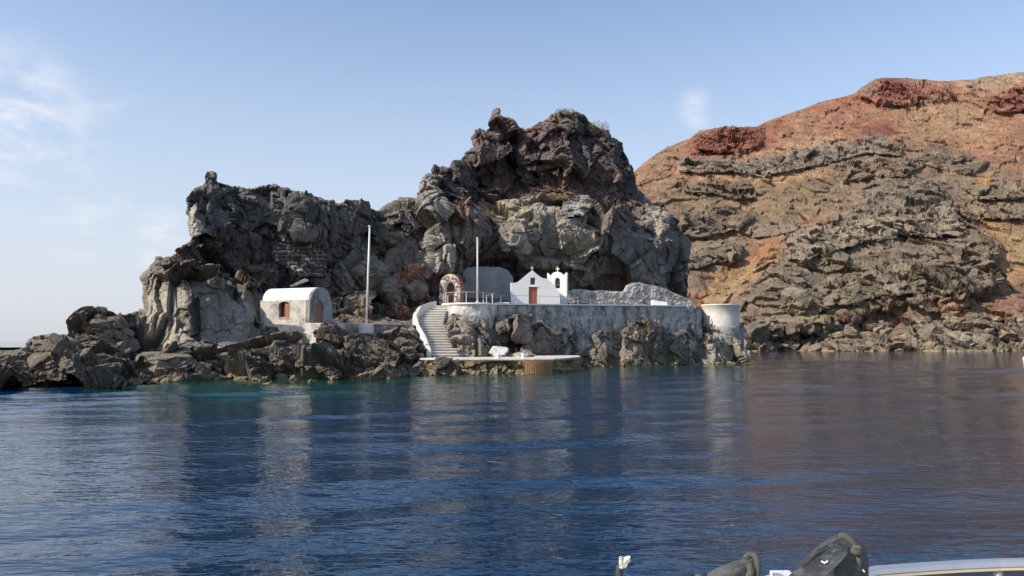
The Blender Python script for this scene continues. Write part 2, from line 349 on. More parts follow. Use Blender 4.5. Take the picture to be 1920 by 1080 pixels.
    for (poly, col, soft, nstr, op) in paint:
        s_ = sdf(poly, pxk, pyk)+nstr*(nz+.7*nz2)
        wg = (sst(-soft, soft, s_)*op)[:, None]
        C = C*(1-wg)+np.array(col)*wg
    lum = C.mean(1, keepdims=True); C = (C*(1-desat)+lum*desat)*gain
    # back side
    st4 = 6
    bx, by = PX[::st4, ::st4], PY[::st4, ::st4]; db = d[::st4, ::st4]
    kb = db > 1.5*step; e2 = np.clip(db/110, 0, 1)
    Yb = base[::st4, ::st4]+round_m+thick*np.sqrt(np.maximum(0, 1-(1-e2)**2))
    Pb = at_np(bx, by+db.clip(0)*.25, Yb); ib = np.full(bx.shape, -1); ib[kb] = np.arange(kb.sum())+len(Vf)
    a, b_, c_, d_ = ib[:-1, :-1], ib[:-1, 1:], ib[1:, 1:], ib[1:, :-1]
    ok = (a >= 0) & (b_ >= 0) & (c_ >= 0) & (d_ >= 0)
    Fb = np.stack([a[ok], b_[ok], c_[ok], d_[ok]], -1)
    V = np.vstack([Vf, Pb[kb]]); F = np.vstack([F, Fb])
    C = np.vstack([C, np.tile(np.array(base_col), (kb.sum(), 1))])
    me = mesh_np(name, V, F, mat)
    at_ = me.color_attributes.new('mineral', 'FLOAT_COLOR', 'POINT')
    at_.data.foreach_set('color', np.c_[C, np.ones(len(C))].astype(np.float32).ravel())
    o = link(name, me, kind='structure')
    depth = np.where(keep, np.nan, np.nan); depth[keep] = Vf[:, 1]
    def look(px, py):
        i = int(round((py-y0)/step)); j = int(round((px-x0)/step))
        i = min(max(i, 0), depth.shape[0]-1); j = min(max(j, 0), depth.shape[1]-1)
        win = depth[max(0, i-2):i+3, max(0, j-2):j+3]
        return float(np.nanmedian(win)) if np.isfinite(win).any() else float(rbf(px, py))
    return o, look, rbf

def grow(poly, k):
    p = np.array(poly, float); c = p.mean(0); return [tuple(c+(q-c)*k) for q in p]
# ---- the headland
OUT = [(-120, 662), (-60, 640), (0, 646), (25, 646), (45, 645), (62, 632), (85, 628), (115, 628), (140, 640), (148, 618), (158, 618), (160, 603), (200, 600), (215, 592), (232, 598), (245, 588), (268, 577),
       (266, 560), (270, 535), (266, 518), (283, 500), (297, 487), (304, 491), (318, 492), (330, 478), (345, 462), (357, 448), (352, 430), (348, 400), (352, 372), (366, 355), (385, 347), (392, 332), (400, 332),
       (404, 343), (425, 350), (432, 358), (440, 348), (470, 352), (487, 346), (520, 350), (560, 362), (600, 372), (625, 382), (660, 382), (700, 388), (708, 394), (725, 382), (750, 370), (778, 368), (786, 372),
       (784, 350), (790, 330), (806, 322), (812, 306), (828, 312), (840, 318), (850, 305), (868, 300), (868, 285), (888, 276), (884, 258), (888, 243), (900, 237), (912, 246), (920, 241), (924, 210), (934, 208), (941, 228),
       (955, 235), (962, 246), (985, 243), (1000, 235), (1020, 226), (1035, 217), (1060, 212), (1085, 217), (1110, 229), (1140, 244), (1146, 258), (1165, 268), (1175, 300), (1185, 320), (1190, 345), (1213, 370),
       (1240, 385), (1248, 398), (1275, 430), (1298, 452), (1291, 490), (1286, 525), (1288, 552), (1297, 576), (1384, 610), (1400, 628), (1404, 650), (1406, 700), (1406, 745), (-120, 745)]
CTRL = [(-120, 735, 43), (-120, 665, 50), (-40, 728, 44.5), (0, 725, 45), (60, 722, 47), (160, 722, 47), (250, 716, 51), (0, 655, 50), (100, 630, 52), (200, 600, 56), (245, 600, 58),
        (350, 713, 53), (270, 668, 57), (345, 670, 55.5), (400, 668, 58), (480, 655, 62), (268, 520, 61.5), (268, 590, 61.5), (268, 645, 61), (300, 490, 62.5), (345, 520, 60.2), (345, 590, 59.2), (345, 645, 58.4), (400, 530, 63.4), (400, 590, 62.6), (400, 645, 61.4), (465, 600, 65.2), (462, 645, 64), (482, 600, 69), (480, 520, 69.5), (250, 620, 60), (350, 400, 69), (400, 340, 73), (450, 360, 76), (400, 440, 71), (420, 470, 71), (350, 450, 66.5),
        (500, 350, 78), (500, 440, 75.5), (560, 380, 77), (620, 390, 79), (700, 390, 84), (560, 450, 76), (620, 450, 79), (700, 450, 82), (740, 380, 86), (780, 370, 88),
        (520, 540, 72), (560, 525, 73), (640, 580, 73), (620, 520, 75), (700, 560, 77), (760, 560, 79), (700, 600, 75.5), (760, 598, 78), (650, 612, 70.2), (700, 614, 73), (750, 612, 75.6), (650, 627, 67.6), (700, 628, 70.2), (745, 627, 72.4), (800, 520, 83), (750, 480, 82), (800, 450, 86), (850, 400, 89),
        (550, 645, 62), (550, 600, 69.5), (600, 605, 70), (500, 712, 53), (500, 665, 58.5), (600, 640, 62.5), (600, 712, 54), (700, 706, 57), (700, 640, 65), (745, 650, 65.5), (790, 704, 60), (815, 680, 67), (770, 640, 70.2), (760, 620, 72.5), (790, 660, 68.5), (825, 668, 73.5),
        (805, 650, 75.5), (803, 630, 77.5), (800, 610, 79.5), (800, 585, 82), (815, 580, 82.5), (835, 580, 82), (850, 640, 76.5), (900, 640, 78), (900, 670, 77), (880, 580, 79.5), (960, 700, 76), (850, 700, 74), (930, 640, 80.6),
        (880, 555, 92), (960, 555, 95), (1060, 550, 97), (1150, 545, 99), (1290, 550, 104), (900, 440, 90), (960, 440, 93), (1060, 440, 95), (1150, 440, 98), (1250, 450, 102), (1295, 480, 106),
        (900, 505, 95), (950, 505, 95.5), (880, 390, 95), (1000, 388, 97), (1100, 385, 98.5), (900, 350, 102), (1000, 350, 103), (1100, 340, 104), (1180, 340, 108),
        (925, 225, 104), (1000, 245, 106), (1060, 220, 108), (1140, 250, 109), (1180, 320, 110), (830, 330, 94), (800, 350, 91), (810, 400, 89),
        (1000, 690, 79), (1000, 640, 82.2), (1000, 588, 82.6), (1088, 690, 81), (1150, 686, 86), (1150, 620, 87.2), (1150, 588, 87.6), (1250, 683, 90), (1250, 620, 91), (1250, 588, 91.4), (1350, 681, 94), (1350, 625, 95), (1400, 679, 97), (1390, 620, 97),
        (1300, 585, 94), (1100, 720, 79), (1300, 720, 88), (1400, 740, 92), (800, 740, 56), (500, 740, 49.5), (200, 740, 44), (-20, 740, 42)]
WA = at(930, 568, 80.); WB = at(1312, 572, 92.); WA.z = WB.z = 0
def wallY(px):
    u = (px-960)/FPX; d = WB-WA
    t = (u*WA.y-WA.x)/(d.x-u*d.y); return WA.y+t*d.y
CTRL = [c for c in CTRL if not (935 < c[0] < 1305 and c[1] > 580)]
for px_ in (945, 1000, 1060, 1120, 1180, 1250, 1300):
    for py_, o_ in ((574, 8.0), (588, 1.8), (605, 1.6), (640, .9), (690, .2), (725, -3)): CTRL.append((px_, py_, wallY(px_)+o_))
R1 = [(862, 668), (850, 645), (844, 612), (850, 585), (858, 577), (868, 580), (876, 590), (880, 612), (892, 602), (905, 600), (920, 608), (930, 624), (930, 668)]
R1b = [(930, 672), (932, 620), (934, 592), (944, 590), (950, 606), (958, 585), (975, 582), (983, 612), (986, 634), (1000, 640), (1010, 615), (1025, 610), (1035, 625), (1050, 615), (1062, 620), (1072, 655), (1074, 672)]
R2 = [(1094, 700), (1092, 650), (1095, 620), (1102, 612), (1115, 615), (1117, 605), (1135, 606), (1140, 620), (1160, 625), (1166, 615), (1170, 605), (1190, 605), (1192, 592), (1205, 592), (1210, 605), (1225, 612), (1240, 625),
      (1250, 632), (1262, 634), (1275, 624), (1285, 618), (1283, 602), (1293, 602), (1296, 614), (1312, 614), (1320, 614), (1345, 614), (1400, 614), (1420, 640), (1420, 700)]
FEATS = [([(348, 400), (352, 372), (366, 350), (392, 330), (425, 350), (447, 365), (442, 420), (415, 440), (375, 450), (357, 447)], 2.6, 10, 1.5, 1),
         ([(352, 372), (366, 352), (385, 348), (388, 385), (372, 400), (400, 425), (392, 440), (357, 446), (346, 400)], .9, 6, -2, 0),
         ([(352, 575), (372, 560), (378, 650), (360, 655)], -.9, 10),
         ([(268, 600), (330, 590), (335, 655), (272, 658)], .5, 10),
         ([(384, 560), (440, 540), (472, 548), (482, 600), (472, 640), (465, 662), (384, 664)], .5, 14, 0, 0),
         ([(330, 478), (420, 450), (500, 450), (500, 520), (400, 520), (340, 500)], -1.2, 20),
         ([(380, 500), (500, 495), (505, 530), (440, 545), (390, 530)], 1.0, 12),
         ([(446, 340), (500, 340), (560, 355), (640, 375), (708, 385), (712, 425), (660, 430), (620, 445), (560, 440), (500, 425), (450, 435)], 1.6, 12),
         ([(556, 385), (600, 385), (622, 400), (622, 440), (596, 455), (560, 445)], 1.0, 7, -1, 0),
         ([(500, 380), (552, 385), (552, 440), (505, 440)], .7, 7, 1.2, 0),
         ([(640, 395), (680, 395), (690, 430), (640, 432)], .8, 7),
         ([(752, 372), (785, 372), (800, 400), (795, 425), (770, 430), (748, 415)], 1.4, 6, -2.0, 0),
         ([(720, 388), (750, 378), (750, 415), (735, 435), (720, 420)], 1.2, 6, 1, 0),
         ([(780, 352), (806, 320), (832, 322), (834, 370), (836, 395), (806, 408), (788, 385)], 2.0, 7, 3.0, 0),
         ([(800, 440), (850, 400), (885, 408), (897, 460), (888, 512), (840, 508), (800, 500)], 1.7, 10, -1.5, -.5),
         ([(800, 450), (830, 450), (835, 500), (800, 505)], .6, 6, 2, 0),
         ([(868, 500), (960, 498), (975, 560), (868, 565)], -2.0, 8),
         ([(930, 425), (1000, 402), (1112, 384), (1122, 450), (1100, 505), (1040, 500), (985, 502), (945, 485)], 2.2, 14, 0, -1),
         ([(1040, 420), (1090, 400), (1118, 410), (1115, 470), (1070, 490), (1045, 470)], 1.3, 8, 1, 0),
         ([(955, 430), (1020, 415), (1030, 450), (990, 470), (955, 455)], 1.2, 10),
         ([(1118, 395), (1180, 440), (1240, 440), (1298, 445), (1298, 480), (1286, 548), (1240, 545), (1180, 522), (1115, 525)], 1.4, 12),
         ([(1215, 388), (1250, 400), (1240, 455), (1200, 412)], 1.6, 6, 2.5, 0),
         ([(1225, 450), (1298, 445), (1300, 500), (1240, 510)], 1.2, 8, 1.5, 0),
         ([(884, 300), (886, 243), (912, 243), (925, 205), (957, 235), (966, 285), (935, 305)], 2.6, 8, 2.0, 0),
         ([(965, 270), (1030, 240), (1060, 255), (1055, 310), (1000, 330), (960, 310)], 1.6, 8, 2, 0),
         ([(1060, 230), (1110, 235), (1090, 330), (1050, 330)], 1.0, 8, -2, 0),
         ([(1110, 240), (1150, 255), (1190, 330), (1150, 340), (1120, 300)], 1.3, 8, 1, 0),
         ([(880, 330), (1000, 335), (1160, 345), (1180, 385), (1100, 378), (1000, 385), (880, 380)], -1.0, 15),
         (R1, 4.6, 7, 0, 1.5), (R1b, 3.4, 8, 0, 1), (R2, 2.6, 8, 0, 1.2),
         ([(880, 612), (930, 612), (990, 640), (985, 668), (880, 668)], -.9, 10), ([(1138, 630), (1162, 630), (1162, 690), (1138, 690)], -1.4, 8), ([(1230, 640), (1262, 640), (1262, 690), (1236, 690)], -1.0, 10),
         ([(1164, 610), (1205, 595), (1228, 620), (1200, 690), (1164, 690)], 1.0, 8, 1, 0), ([(1322, 622), (1400, 622), (1402, 690), (1325, 690)], 1.4, 9, 0, 0)]
GREY = (.130, .110, .086); PALE = (.255, .225, .175); DARK = (.062, .053, .048); RED = (.15, .072, .052); TAN = (.20, .155, .105)
PAINT = [([(340, 330), (720, 370), (720, 440), (500, 440), (340, 460)], (.085, .078, .072), 20, 15, .9),
         ([(330, 440), (520, 440), (640, 470), (640, 620), (500, 560), (320, 510)], (.075, .058, .050), 14, 20, .9),
         ([(355, 400), (400, 385), (402, 430), (375, 446), (355, 446)], (.30, .275, .22), 8, 10, .9),
         ([(285, 530), (345, 540), (350, 640), (275, 655)], PALE, 14, 20, .8),  # left face of the cliff block, sunlight painted in as paler rock
         ([(385, 560), (500, 555), (480, 660), (385, 665)], (.17, .155, .13), 14, 15, .8),
         ([(310, 470), (350, 460), (360, 490), (320, 500)], RED, 8, 10, .6),
         ([(380, 505), (520, 500), (500, 530), (400, 535)], TAN, 8, 14, .7),
         ([(780, 300), (1190, 200), (1200, 380), (860, 385), (790, 330)], (.075, .060, .054), 15, 20, .95),
         ([(880, 240), (1050, 215), (1060, 270), (900, 300)], (.105, .060, .050), 15, 25, .8),
         ([(930, 310), (1150, 325), (1180, 390), (900, 385)], (.13, .082, .062), 14, 25, .8),
         ([(880, 385), (1110, 372), (1118, 405), (1060, 420), (900, 415)], (.24, .20, .145), 8, 12, .85),
         ([(950, 425), (1120, 395), (1110, 520), (950, 510)], (.185, .165, .13), 14, 20, .8),
         ([(1040, 430), (1118, 420), (1120, 520), (1060, 520)], (.23, .20, .15), 10, 20, .7),
         ([(1110, 340), (1215, 370), (1200, 440), (1120, 440)], (.11, .08, .065), 14, 20, .85),
         ([(1140, 430), (1298, 440), (1288, 545), (1120, 525)], (.115, .107, .098), 12, 15, .9),
         ([(1215, 388), (1248, 400), (1238, 450), (1205, 415)], (.24, .21, .165), 6, 8, .9),  # triangular slab painted pale to look sunlit
         ([(815, 405), (870, 385), (880, 400), (830, 440)], (.17, .09, .065), 8, 12, .9),
         ([(740, 500), (840, 505), (830, 560), (740, 570)], (.17, .09, .068), 10, 16, .9),
         ([(640, 560), (830, 540), (830, 605), (640, 605)], (.15, .115, .085), 10, 16, .85),
         ([(785, 330), (830, 325), (835, 400), (795, 405)], (.18, .165, .14), 8, 10, .8),
         ([(660, 560), (720, 560), (720, 605), (650, 605)], (.17, .12, .075), 8, 14, .8),
         ([(800, 440), (845, 440), (840, 510), (800, 505)], (.25, .225, .175), 8, 15, .75),
         ([(1130, 518), (1185, 518), (1250, 535), (1130, 545)], (.16, .075, .05), 6, 8, .8),
         ([(834, 640), (848, 578), (870, 580), (876, 610), (880, 640), (850, 668)], (.20, .165, .12), 8, 12, .8),
         ([(1160, 600), (1230, 600), (1225, 690), (1160, 690)], (.19, .145, .105), 8, 14, .8),
         ([(1320, 612), (1404, 612), (1404, 690), (1325, 690)], (.21, .185, .145), 8, 12, .8),
         ([(-120, 670), (270, 660), (800, 650), (800, 740), (-120, 740)], (.10, .088, .072), 10, 14, .8)]
AMPS = {'calm': [([(268, 515), (300, 495), (340, 508), (345, 655), (270, 658)], 8, .32), ([(345, 540), (480, 530), (478, 655), (348, 660)], 8, .35), ([(632, 596), (770, 590), (768, 626), (632, 628)], 5, .8),
        ([(930, 556), (1310, 556), (1312, 592), (930, 592)], 5), ([(1212, 588), (1284, 588), (1282, 614), (1250, 628), (1225, 608)], 5), ([(775, 605), (800, 585), (836, 572), (842, 610), (846, 640), (862, 668), (815, 674), (790, 640)], 6), ([(840, 545), (960, 545), (960, 575), (840, 575)], 6)],
        'cells': [((5.4, 5.4, 7.0), .95, 1.7, .12), ((2.0, 2.0, 3.6), .28, 1.9, .10), ((.85, .85, 1.1), .115, 1.9, .045), ((.36, .36, .4), .045, 1.7, .015)], 'fine': .055, 'big': .6, 'strata': .025,
        'rough': [([(262, 500), (345, 500), (350, 660), (262, 660)], .6, 10), ([(-120, 660), (800, 655), (800, 745), (-120, 745)], 1.7, 10), ([(780, 300), (1190, 205), (1215, 400), (880, 385)], 1.25, 14), ([(330, 445), (640, 470), (640, 600), (500, 540), (330, 510)], 1.5, 10),
                  ([(640, 540), (830, 520), (830, 610), (640, 610)], 1.5, 10), ([(440, 345), (720, 380), (720, 400), (440, 375)], 1.2, 8), ([(930, 430), (1130, 400), (1130, 520), (930, 510)], .75, 10), ([(1130, 440), (1298, 440), (1288, 545), (1130, 525)], .6, 10), ([(384, 560), (500, 550), (470, 662), (384, 664)], .55, 10)]}
headland, look, rbfY = rock_sheet('headland', OUT, CTRL, (-120, 1408, 200, 744), 1.0, FEATS, PAINT, AMPS, M['rock'], seed=3, base_col=GREY, desat=.30, gain=1.65)
# ---- the hill behind
HOUT = [(1150, 700), (1150, 352), (1180, 330), (1187, 322), (1215, 300), (1250, 275), (1290, 262), (1310, 246), (1345, 238), (1420, 238), (1428, 232), (1500, 206), (1540, 191), (1600, 176), (1612, 166), (1640, 149), (1660, 146),
        (1700, 147), (1760, 153), (1800, 151), (1850, 145), (1900, 138), (1960, 132), (2100, 122), (2320, 112), (2320, 700)]
HC = []
for px in (1150, 1300, 1500, 1700, 1900, 2100, 2320):
    for py in (700, 675, 658, 620, 560, 500, 450, 400, 350, 300, 250, 200, 150):
        if py < 640: Yv = .65*226/(.65-(640-py)/1478.)
        else: Yv = 226-(py-658)*.9
        Yv += (px-1500)*.006
        if px < 1400: Yv = 226+(Yv-226)*1.05
        HC.append((px, py, Yv))
B1 = [(1270, 303), (1300, 297), (1345, 298), (1400, 299), (1470, 290), (1530, 275), (1600, 268), (1650, 262), (1695, 272), (1690, 296), (1640, 286), (1560, 301), (1530, 310), (1480, 322), (1420, 331), (1360, 323), (1275, 322)]
B2 = [(1270, 345), (1330, 340), (1400, 345), (1418, 372), (1370, 374), (1330, 366), (1280, 358)]
B2b = [(1560, 312), (1620, 302), (1690, 296), (1730, 312), (1700, 334), (1640, 330), (1580, 344)]
B3 = [(1475, 488), (1480, 445), (1550, 425), (1640, 407), (1700, 407), (1780, 392), (1802, 405), (1812, 440), (1760, 445), (1700, 440), (1640, 450), (1560, 470), (1510, 490)]
B4 = [(1280, 400), (1370, 388), (1412, 408), (1360, 440), (1280, 448)]
B5 = [(1285, 478), (1390, 462), (1385, 482), (1290, 505)]
B6 = [(1468, 572), (1480, 545), (1600, 520), (1700, 498), (1742, 510), (1730, 550), (1660, 556), (1560, 578), (1500, 586)]
B7 = [(1650, 350), (1760, 340), (1790, 372), (1780, 392), (1680, 395), (1600, 395)]
B8 = [(1800, 350), (1920, 345), (2000, 340), (2000, 365), (1920, 372), (1830, 375)]
B9 = [(1820, 392), (1930, 385), (2010, 385), (2010, 405), (1920, 412), (1840, 410)]
B10 = [(1740, 275), (1800, 290), (1850, 305), (1830, 330), (1760, 315), (1700, 300)]
B11 = [(1410, 432), (1480, 420), (1500, 428), (1480, 440), (1415, 446)]
B12 = [(1700, 500), (1800, 490), (1868, 470), (1872, 535), (1800, 555), (1740, 545)]
RD1 = [(1295, 265), (1345, 238), (1425, 238), (1432, 272), (1395, 288), (1310, 284)]
RD2 = [(1605, 182), (1650, 152), (1775, 165), (1795, 186), (1740, 192), (1680, 200)]
RD3 = [(1850, 182), (1920, 160), (2000, 165), (2000, 215), (1860, 208)]
RD4 = [(1590, 232), (1665, 230), (1678, 248), (1650, 250), (1590, 243)]
SPUR = [(1360, 590), (1400, 520), (1470, 440), (1600, 392), (1790, 378), (1835, 420), (1870, 470), (1872, 545), (1800, 565), (1600, 600), (1400, 640)]
HF = [(SPUR, 13, 36), (B1, 4.8, 6), (B2, 4.8, 7), (B2b, 4.8, 7), (B3, 4.8, 6), (B4, 4.8, 8), (B5, 5, 6), (B6, 4.8, 8), (B7, 4.8, 8), (B8, 5, 6), (B9, 5, 6), (B10, 5, 8), (B11, 4, 5), (B12, 4.8, 9), (RD1, 7, 9, -4, 0), (RD2, 8, 10, -5, 0), (RD3, 8, 10, -4, 0), (RD4, 2, 14),
      ([(1390, 610), (1500, 600), (1600, 595), (1700, 600), (1700, 668), (1390, 668)], 3, 20), ([(1680, 590), (1760, 575), (1930, 560), (2100, 570), (2100, 670), (1680, 670)], 9, 24), ([(1700, 560), (1790, 540), (1830, 570), (1740, 590)], 5, 12)]
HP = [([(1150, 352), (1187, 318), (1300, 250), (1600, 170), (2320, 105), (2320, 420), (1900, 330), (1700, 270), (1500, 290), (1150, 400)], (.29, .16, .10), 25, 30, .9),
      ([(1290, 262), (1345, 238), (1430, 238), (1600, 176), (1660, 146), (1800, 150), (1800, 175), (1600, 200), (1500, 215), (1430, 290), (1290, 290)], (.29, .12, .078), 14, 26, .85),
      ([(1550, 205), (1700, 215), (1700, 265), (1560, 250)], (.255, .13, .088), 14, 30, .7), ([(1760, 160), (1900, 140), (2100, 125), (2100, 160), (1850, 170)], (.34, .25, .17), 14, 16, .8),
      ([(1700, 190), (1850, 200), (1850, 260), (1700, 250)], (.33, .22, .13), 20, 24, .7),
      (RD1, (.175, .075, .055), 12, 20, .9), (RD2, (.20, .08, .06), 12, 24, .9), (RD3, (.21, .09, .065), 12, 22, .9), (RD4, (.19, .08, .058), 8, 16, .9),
      ([(1380, 300), (1480, 270), (1560, 255), (1600, 270), (1500, 285)], (.38, .25, .13), 6, 12, .8),
      ([(1200, 330), (1420, 335), (1600, 340), (1600, 400), (1400, 420), (1280, 420)], (.22, .16, .10), 14, 26, .8), ([(1300, 330), (1560, 315), (1560, 335), (1420, 350), (1300, 345)], (.36, .22, .11), 6, 14, .8),
      ([(1290, 565), (1350, 500), (1450, 440), (1560, 400), (1480, 470), (1400, 540), (1330, 580)], (.31, .16, .088), 14, 24, .85), ([(1330, 540), (1400, 495), (1430, 500), (1380, 560), (1320, 580)], (.32, .25, .13), 10, 18, .6),
      ([(1820, 380), (1880, 400), (2320, 380), (2320, 560), (1960, 560), (1870, 540), (1860, 460)], (.31, .18, .10), 14, 30, .85), ([(1880, 430), (2000, 440), (2000, 500), (1900, 500)], (.30, .235, .12), 12, 26, .6),
      ([(1390, 560), (1480, 450), (1600, 395), (1790, 385), (1840, 430), (1865, 540), (1700, 590), (1500, 600)], (.185, .148, .110), 14, 20, .9),
      ([(1830, 325), (1860, 325), (1860, 355), (1825, 360)], (.38, .22, .09), 8, 14, .8),
      ([(1380, 610), (1500, 560), (1960, 570), (2320, 560), (2320, 690), (1380, 690)], (.20, .165, .12), 12, 18, .85),
      ([(1560, 585), (1680, 560), (1720, 600), (1680, 640), (1580, 630)], (.19, .115, .085), 12, 24, .7), ([(1730, 560), (1930, 550), (1930, 600), (1760, 600)], (.24, .135, .09), 12, 20, .8), ([(1470, 590), (1560, 585), (1560, 610), (1480, 615)], (.25, .21, .12), 12, 20, .6)]
for bnd, c in ((B1, (.185, .168, .14)), (B2, (.145, .118, .09)), (B2b, (.16, .122, .09)), (B3, (.25, .21, .16)), (B4, (.15, .125, .098)), (B5, (.16, .14, .11)), (B6, (.175, .145, .108)), (B7, (.17, .15, .12)), (B8, (.17, .145, .11)), (B9, (.20, .17, .125)), (B10, (.16, .13, .10)), (B11, (.20, .17, .13)), (B12, (.155, .128, .10))):
    HP.append((bnd, c, 8, 22, .85))
HA = {'cells': [((4.2, 4.2, 5.5), .34, 1.5, .06), ((1.7, 1.7, 2.6), .22, 1.6, .06), ((.8, .8, .9), .08, 1.5, .02)], 'fine': .06, 'big': 1.0, 'strata': .0,
      'rough': [([(1100, 50), (2400, 50), (2400, 720), (1100, 720)], .55, 1)]+[(b_, 1.85, 10) for b_ in (B1, B2, B2b, B3, B4, B5, B6, B7, B8, B9, B10, B12)] + [([(1380, 610), (2320, 570), (2320, 690), (1380, 690)], 1.9, 10), (SPUR, 1.4, 10), (RD1, 2., 8), (RD2, 2., 8), (RD3, 2., 8)]}
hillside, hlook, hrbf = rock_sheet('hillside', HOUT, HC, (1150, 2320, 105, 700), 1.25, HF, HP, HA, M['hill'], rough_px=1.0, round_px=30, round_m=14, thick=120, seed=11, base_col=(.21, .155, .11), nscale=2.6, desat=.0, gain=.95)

# ------------------------------------------------------------------ sea
def geo(a, b, r):
    o = [a]; st = r
    while o[-1] < b: o.append(o[-1]+st); st *= 1.25
    return o
xs = np.arange(-46, 46.01, .34); right = np.array(geo(46, 9000, .6)[1:]); left = -right[::-1]; xs = np.r_[left, xs, right]
ys = np.r_[-np.array(geo(6, 3000, 2))[::-1], np.arange(-5, 4, 1.), np.arange(4, 34, .13), np.arange(34, 70, .26), np.arange(70, 110, .6), np.arange(110, 260, 2.), np.array(geo(260, 14000, 5))]
SX, SY = np.meshgrid(xs, ys); SZ = np.zeros_like(SX); rg = random.Random(5)
pm = np.stack([SX/14, SY/14, SX*0], -1); mod = .55+.75*vnoise(pm, 90); pm2 = np.stack([SX/6+9, SY/6, SX*0], -1); ph = 2.2*vnoise(pm2, 91)
for (lam, amp, ang) in ((9., .030, -70), (5.2, .048, -64), (3.0, .034, -72), (2.0, .018, -60), (1.4, .009, -85), (1.1, .006, -48), (.8, .004, -100)):
    a = rad(ang+rg.uniform(-4, 4)); k = 2*math.pi/lam
    spacing = np.maximum(np.gradient(ys)[:, None], .01)
    fade = np.clip(1.6-spacing*4.5/lam, 0, 1)*np.clip(1.3-np.maximum(np.abs(SX)-46, 0)/8, 0, 1)
    f = np.sin(k*(SX*math.cos(a)+SY*math.sin(a))+ph*(1.2 if lam > 2 else 2.2)+rg.uniform(0, 6))
    SZ += amp*fade*mod*f
shore = np.array([(-120, 45), (0, 45), (250, 51), (500, 53), (700, 57), (800, 60), (930, 64), (1040, 64), (1090, 79), (1300, 90), (1402, 95), (1420, 224), (2320, 230)])
spx = 960+FPX*SX/np.maximum(SY, 5); dsh = np.interp(spx, shore[:, 0], shore[:, 1])-SY
dsh = np.where(SY < 5, 60, dsh)+2.5*vnoise(np.stack([SX/5, SY/5, SX*0], -1), 95)
shal = sst(36, -1, dsh)*np.where(SY > 150, .45, 1)*np.where(spx < 250, sst(100, 320, spx), 1)
ny, nx = SX.shape; I = np.arange(ny*nx).reshape(ny, nx)
SF = np.stack([I[:-1, :-1], I[:-1, 1:], I[1:, 1:], I[1:, :-1]], -1).reshape(-1, 4)
m, t, b = new_mat('sea_water'); M['sea'] = m
b.inputs['Roughness'].default_value = .05; b.inputs['IOR'].default_value = 1.333
av = nd(t, 'ShaderNodeAttribute', attribute_name='shallow')
mx = nd(t, 'ShaderNodeMix', data_type='RGBA'); mx.inputs['A'].default_value = (.0010, .0215, .058, 1); mx.inputs['B'].default_value = (.005, .046, .040, 1); t.links.new(av.outputs['Fac'], mx.inputs['Factor']); t.links.new(mx.outputs['Result'], b.inputs['Base Color'])
v = geopos(t); hsum = None
for (sc, st, dist, rz) in ((.9, (1, 2.1, 1), .036, -.20), (2.8, (1, 2.2, 1), .021, .10), (7.5, (1, 2.0, 1), .0036, -.08)):
    mp = nd(t, 'ShaderNodeMapping'); mp.inputs['Scale'].default_value = st; mp.inputs['Rotation'].default_value = (0, 0, rz); t.links.new(v, mp.inputs['Vector'])
    n = nd(t, 'ShaderNodeTexNoise', Scale=sc, Detail=2.0, Roughness=.5, Distortion=.35); t.links.new(mp.outputs[0], n.inputs['Vector'])
    mm = nd(t, 'ShaderNodeMath', operation='MULTIPLY'); t.links.new(n.outputs['Fac'], mm.inputs[0]); mm.inputs[1].default_value = dist
    if hsum is None: hsum = mm.outputs[0]
    else:
        ad = nd(t, 'ShaderNodeMath', operation='ADD'); t.links.new(hsum, ad.inputs[0]); t.links.new(mm.outputs[0], ad.inputs[1]); hsum = ad.outputs[0]
wn_ = nd(t, 'ShaderNodeTexNoise', Scale=.055, Detail=3.0); mpw = nd(t, 'ShaderNodeMapping'); mpw.inputs['Scale'].default_value = (1, 1.3, 1); mpw.inputs['Rotation'].default_value = (0, 0, -.3); t.links.new(v, mpw.inputs['Vector']); t.links.new(mpw.outputs[0], wn_.inputs['Vector'])
rw = nd(t, 'ShaderNodeMapRange'); rw.inputs['From Min'].default_value = .35; rw.inputs['From Max'].default_value = .65; rw.inputs['To Min'].default_value = .65; rw.inputs['To Max'].default_value = 1.2; t.links.new(wn_.outputs['Fac'], rw.inputs['Value'])
mw = nd(t, 'ShaderNodeMath', operation='MULTIPLY'); t.links.new(hsum, mw.inputs[0]); t.links.new(rw.outputs[0], mw.inputs[1]); hsum = mw.outputs[0]
bp = nd(t, 'ShaderNodeBump', Strength=1.0, Distance=1.0); t.links.new(hsum, bp.inputs['Height']); t.links.new(bp.outputs[0], b.inputs['Normal'])
me = mesh_np('sea', np.stack([SX, SY, SZ], -1).reshape(-1, 3), SF, m, smooth=True)
at_ = me.attributes.new('shallow', 'FLOAT', 'POINT'); at_.data.foreach_set('value', shal.astype(np.float32).ravel())
sea = link('sea', me, kind='structure')

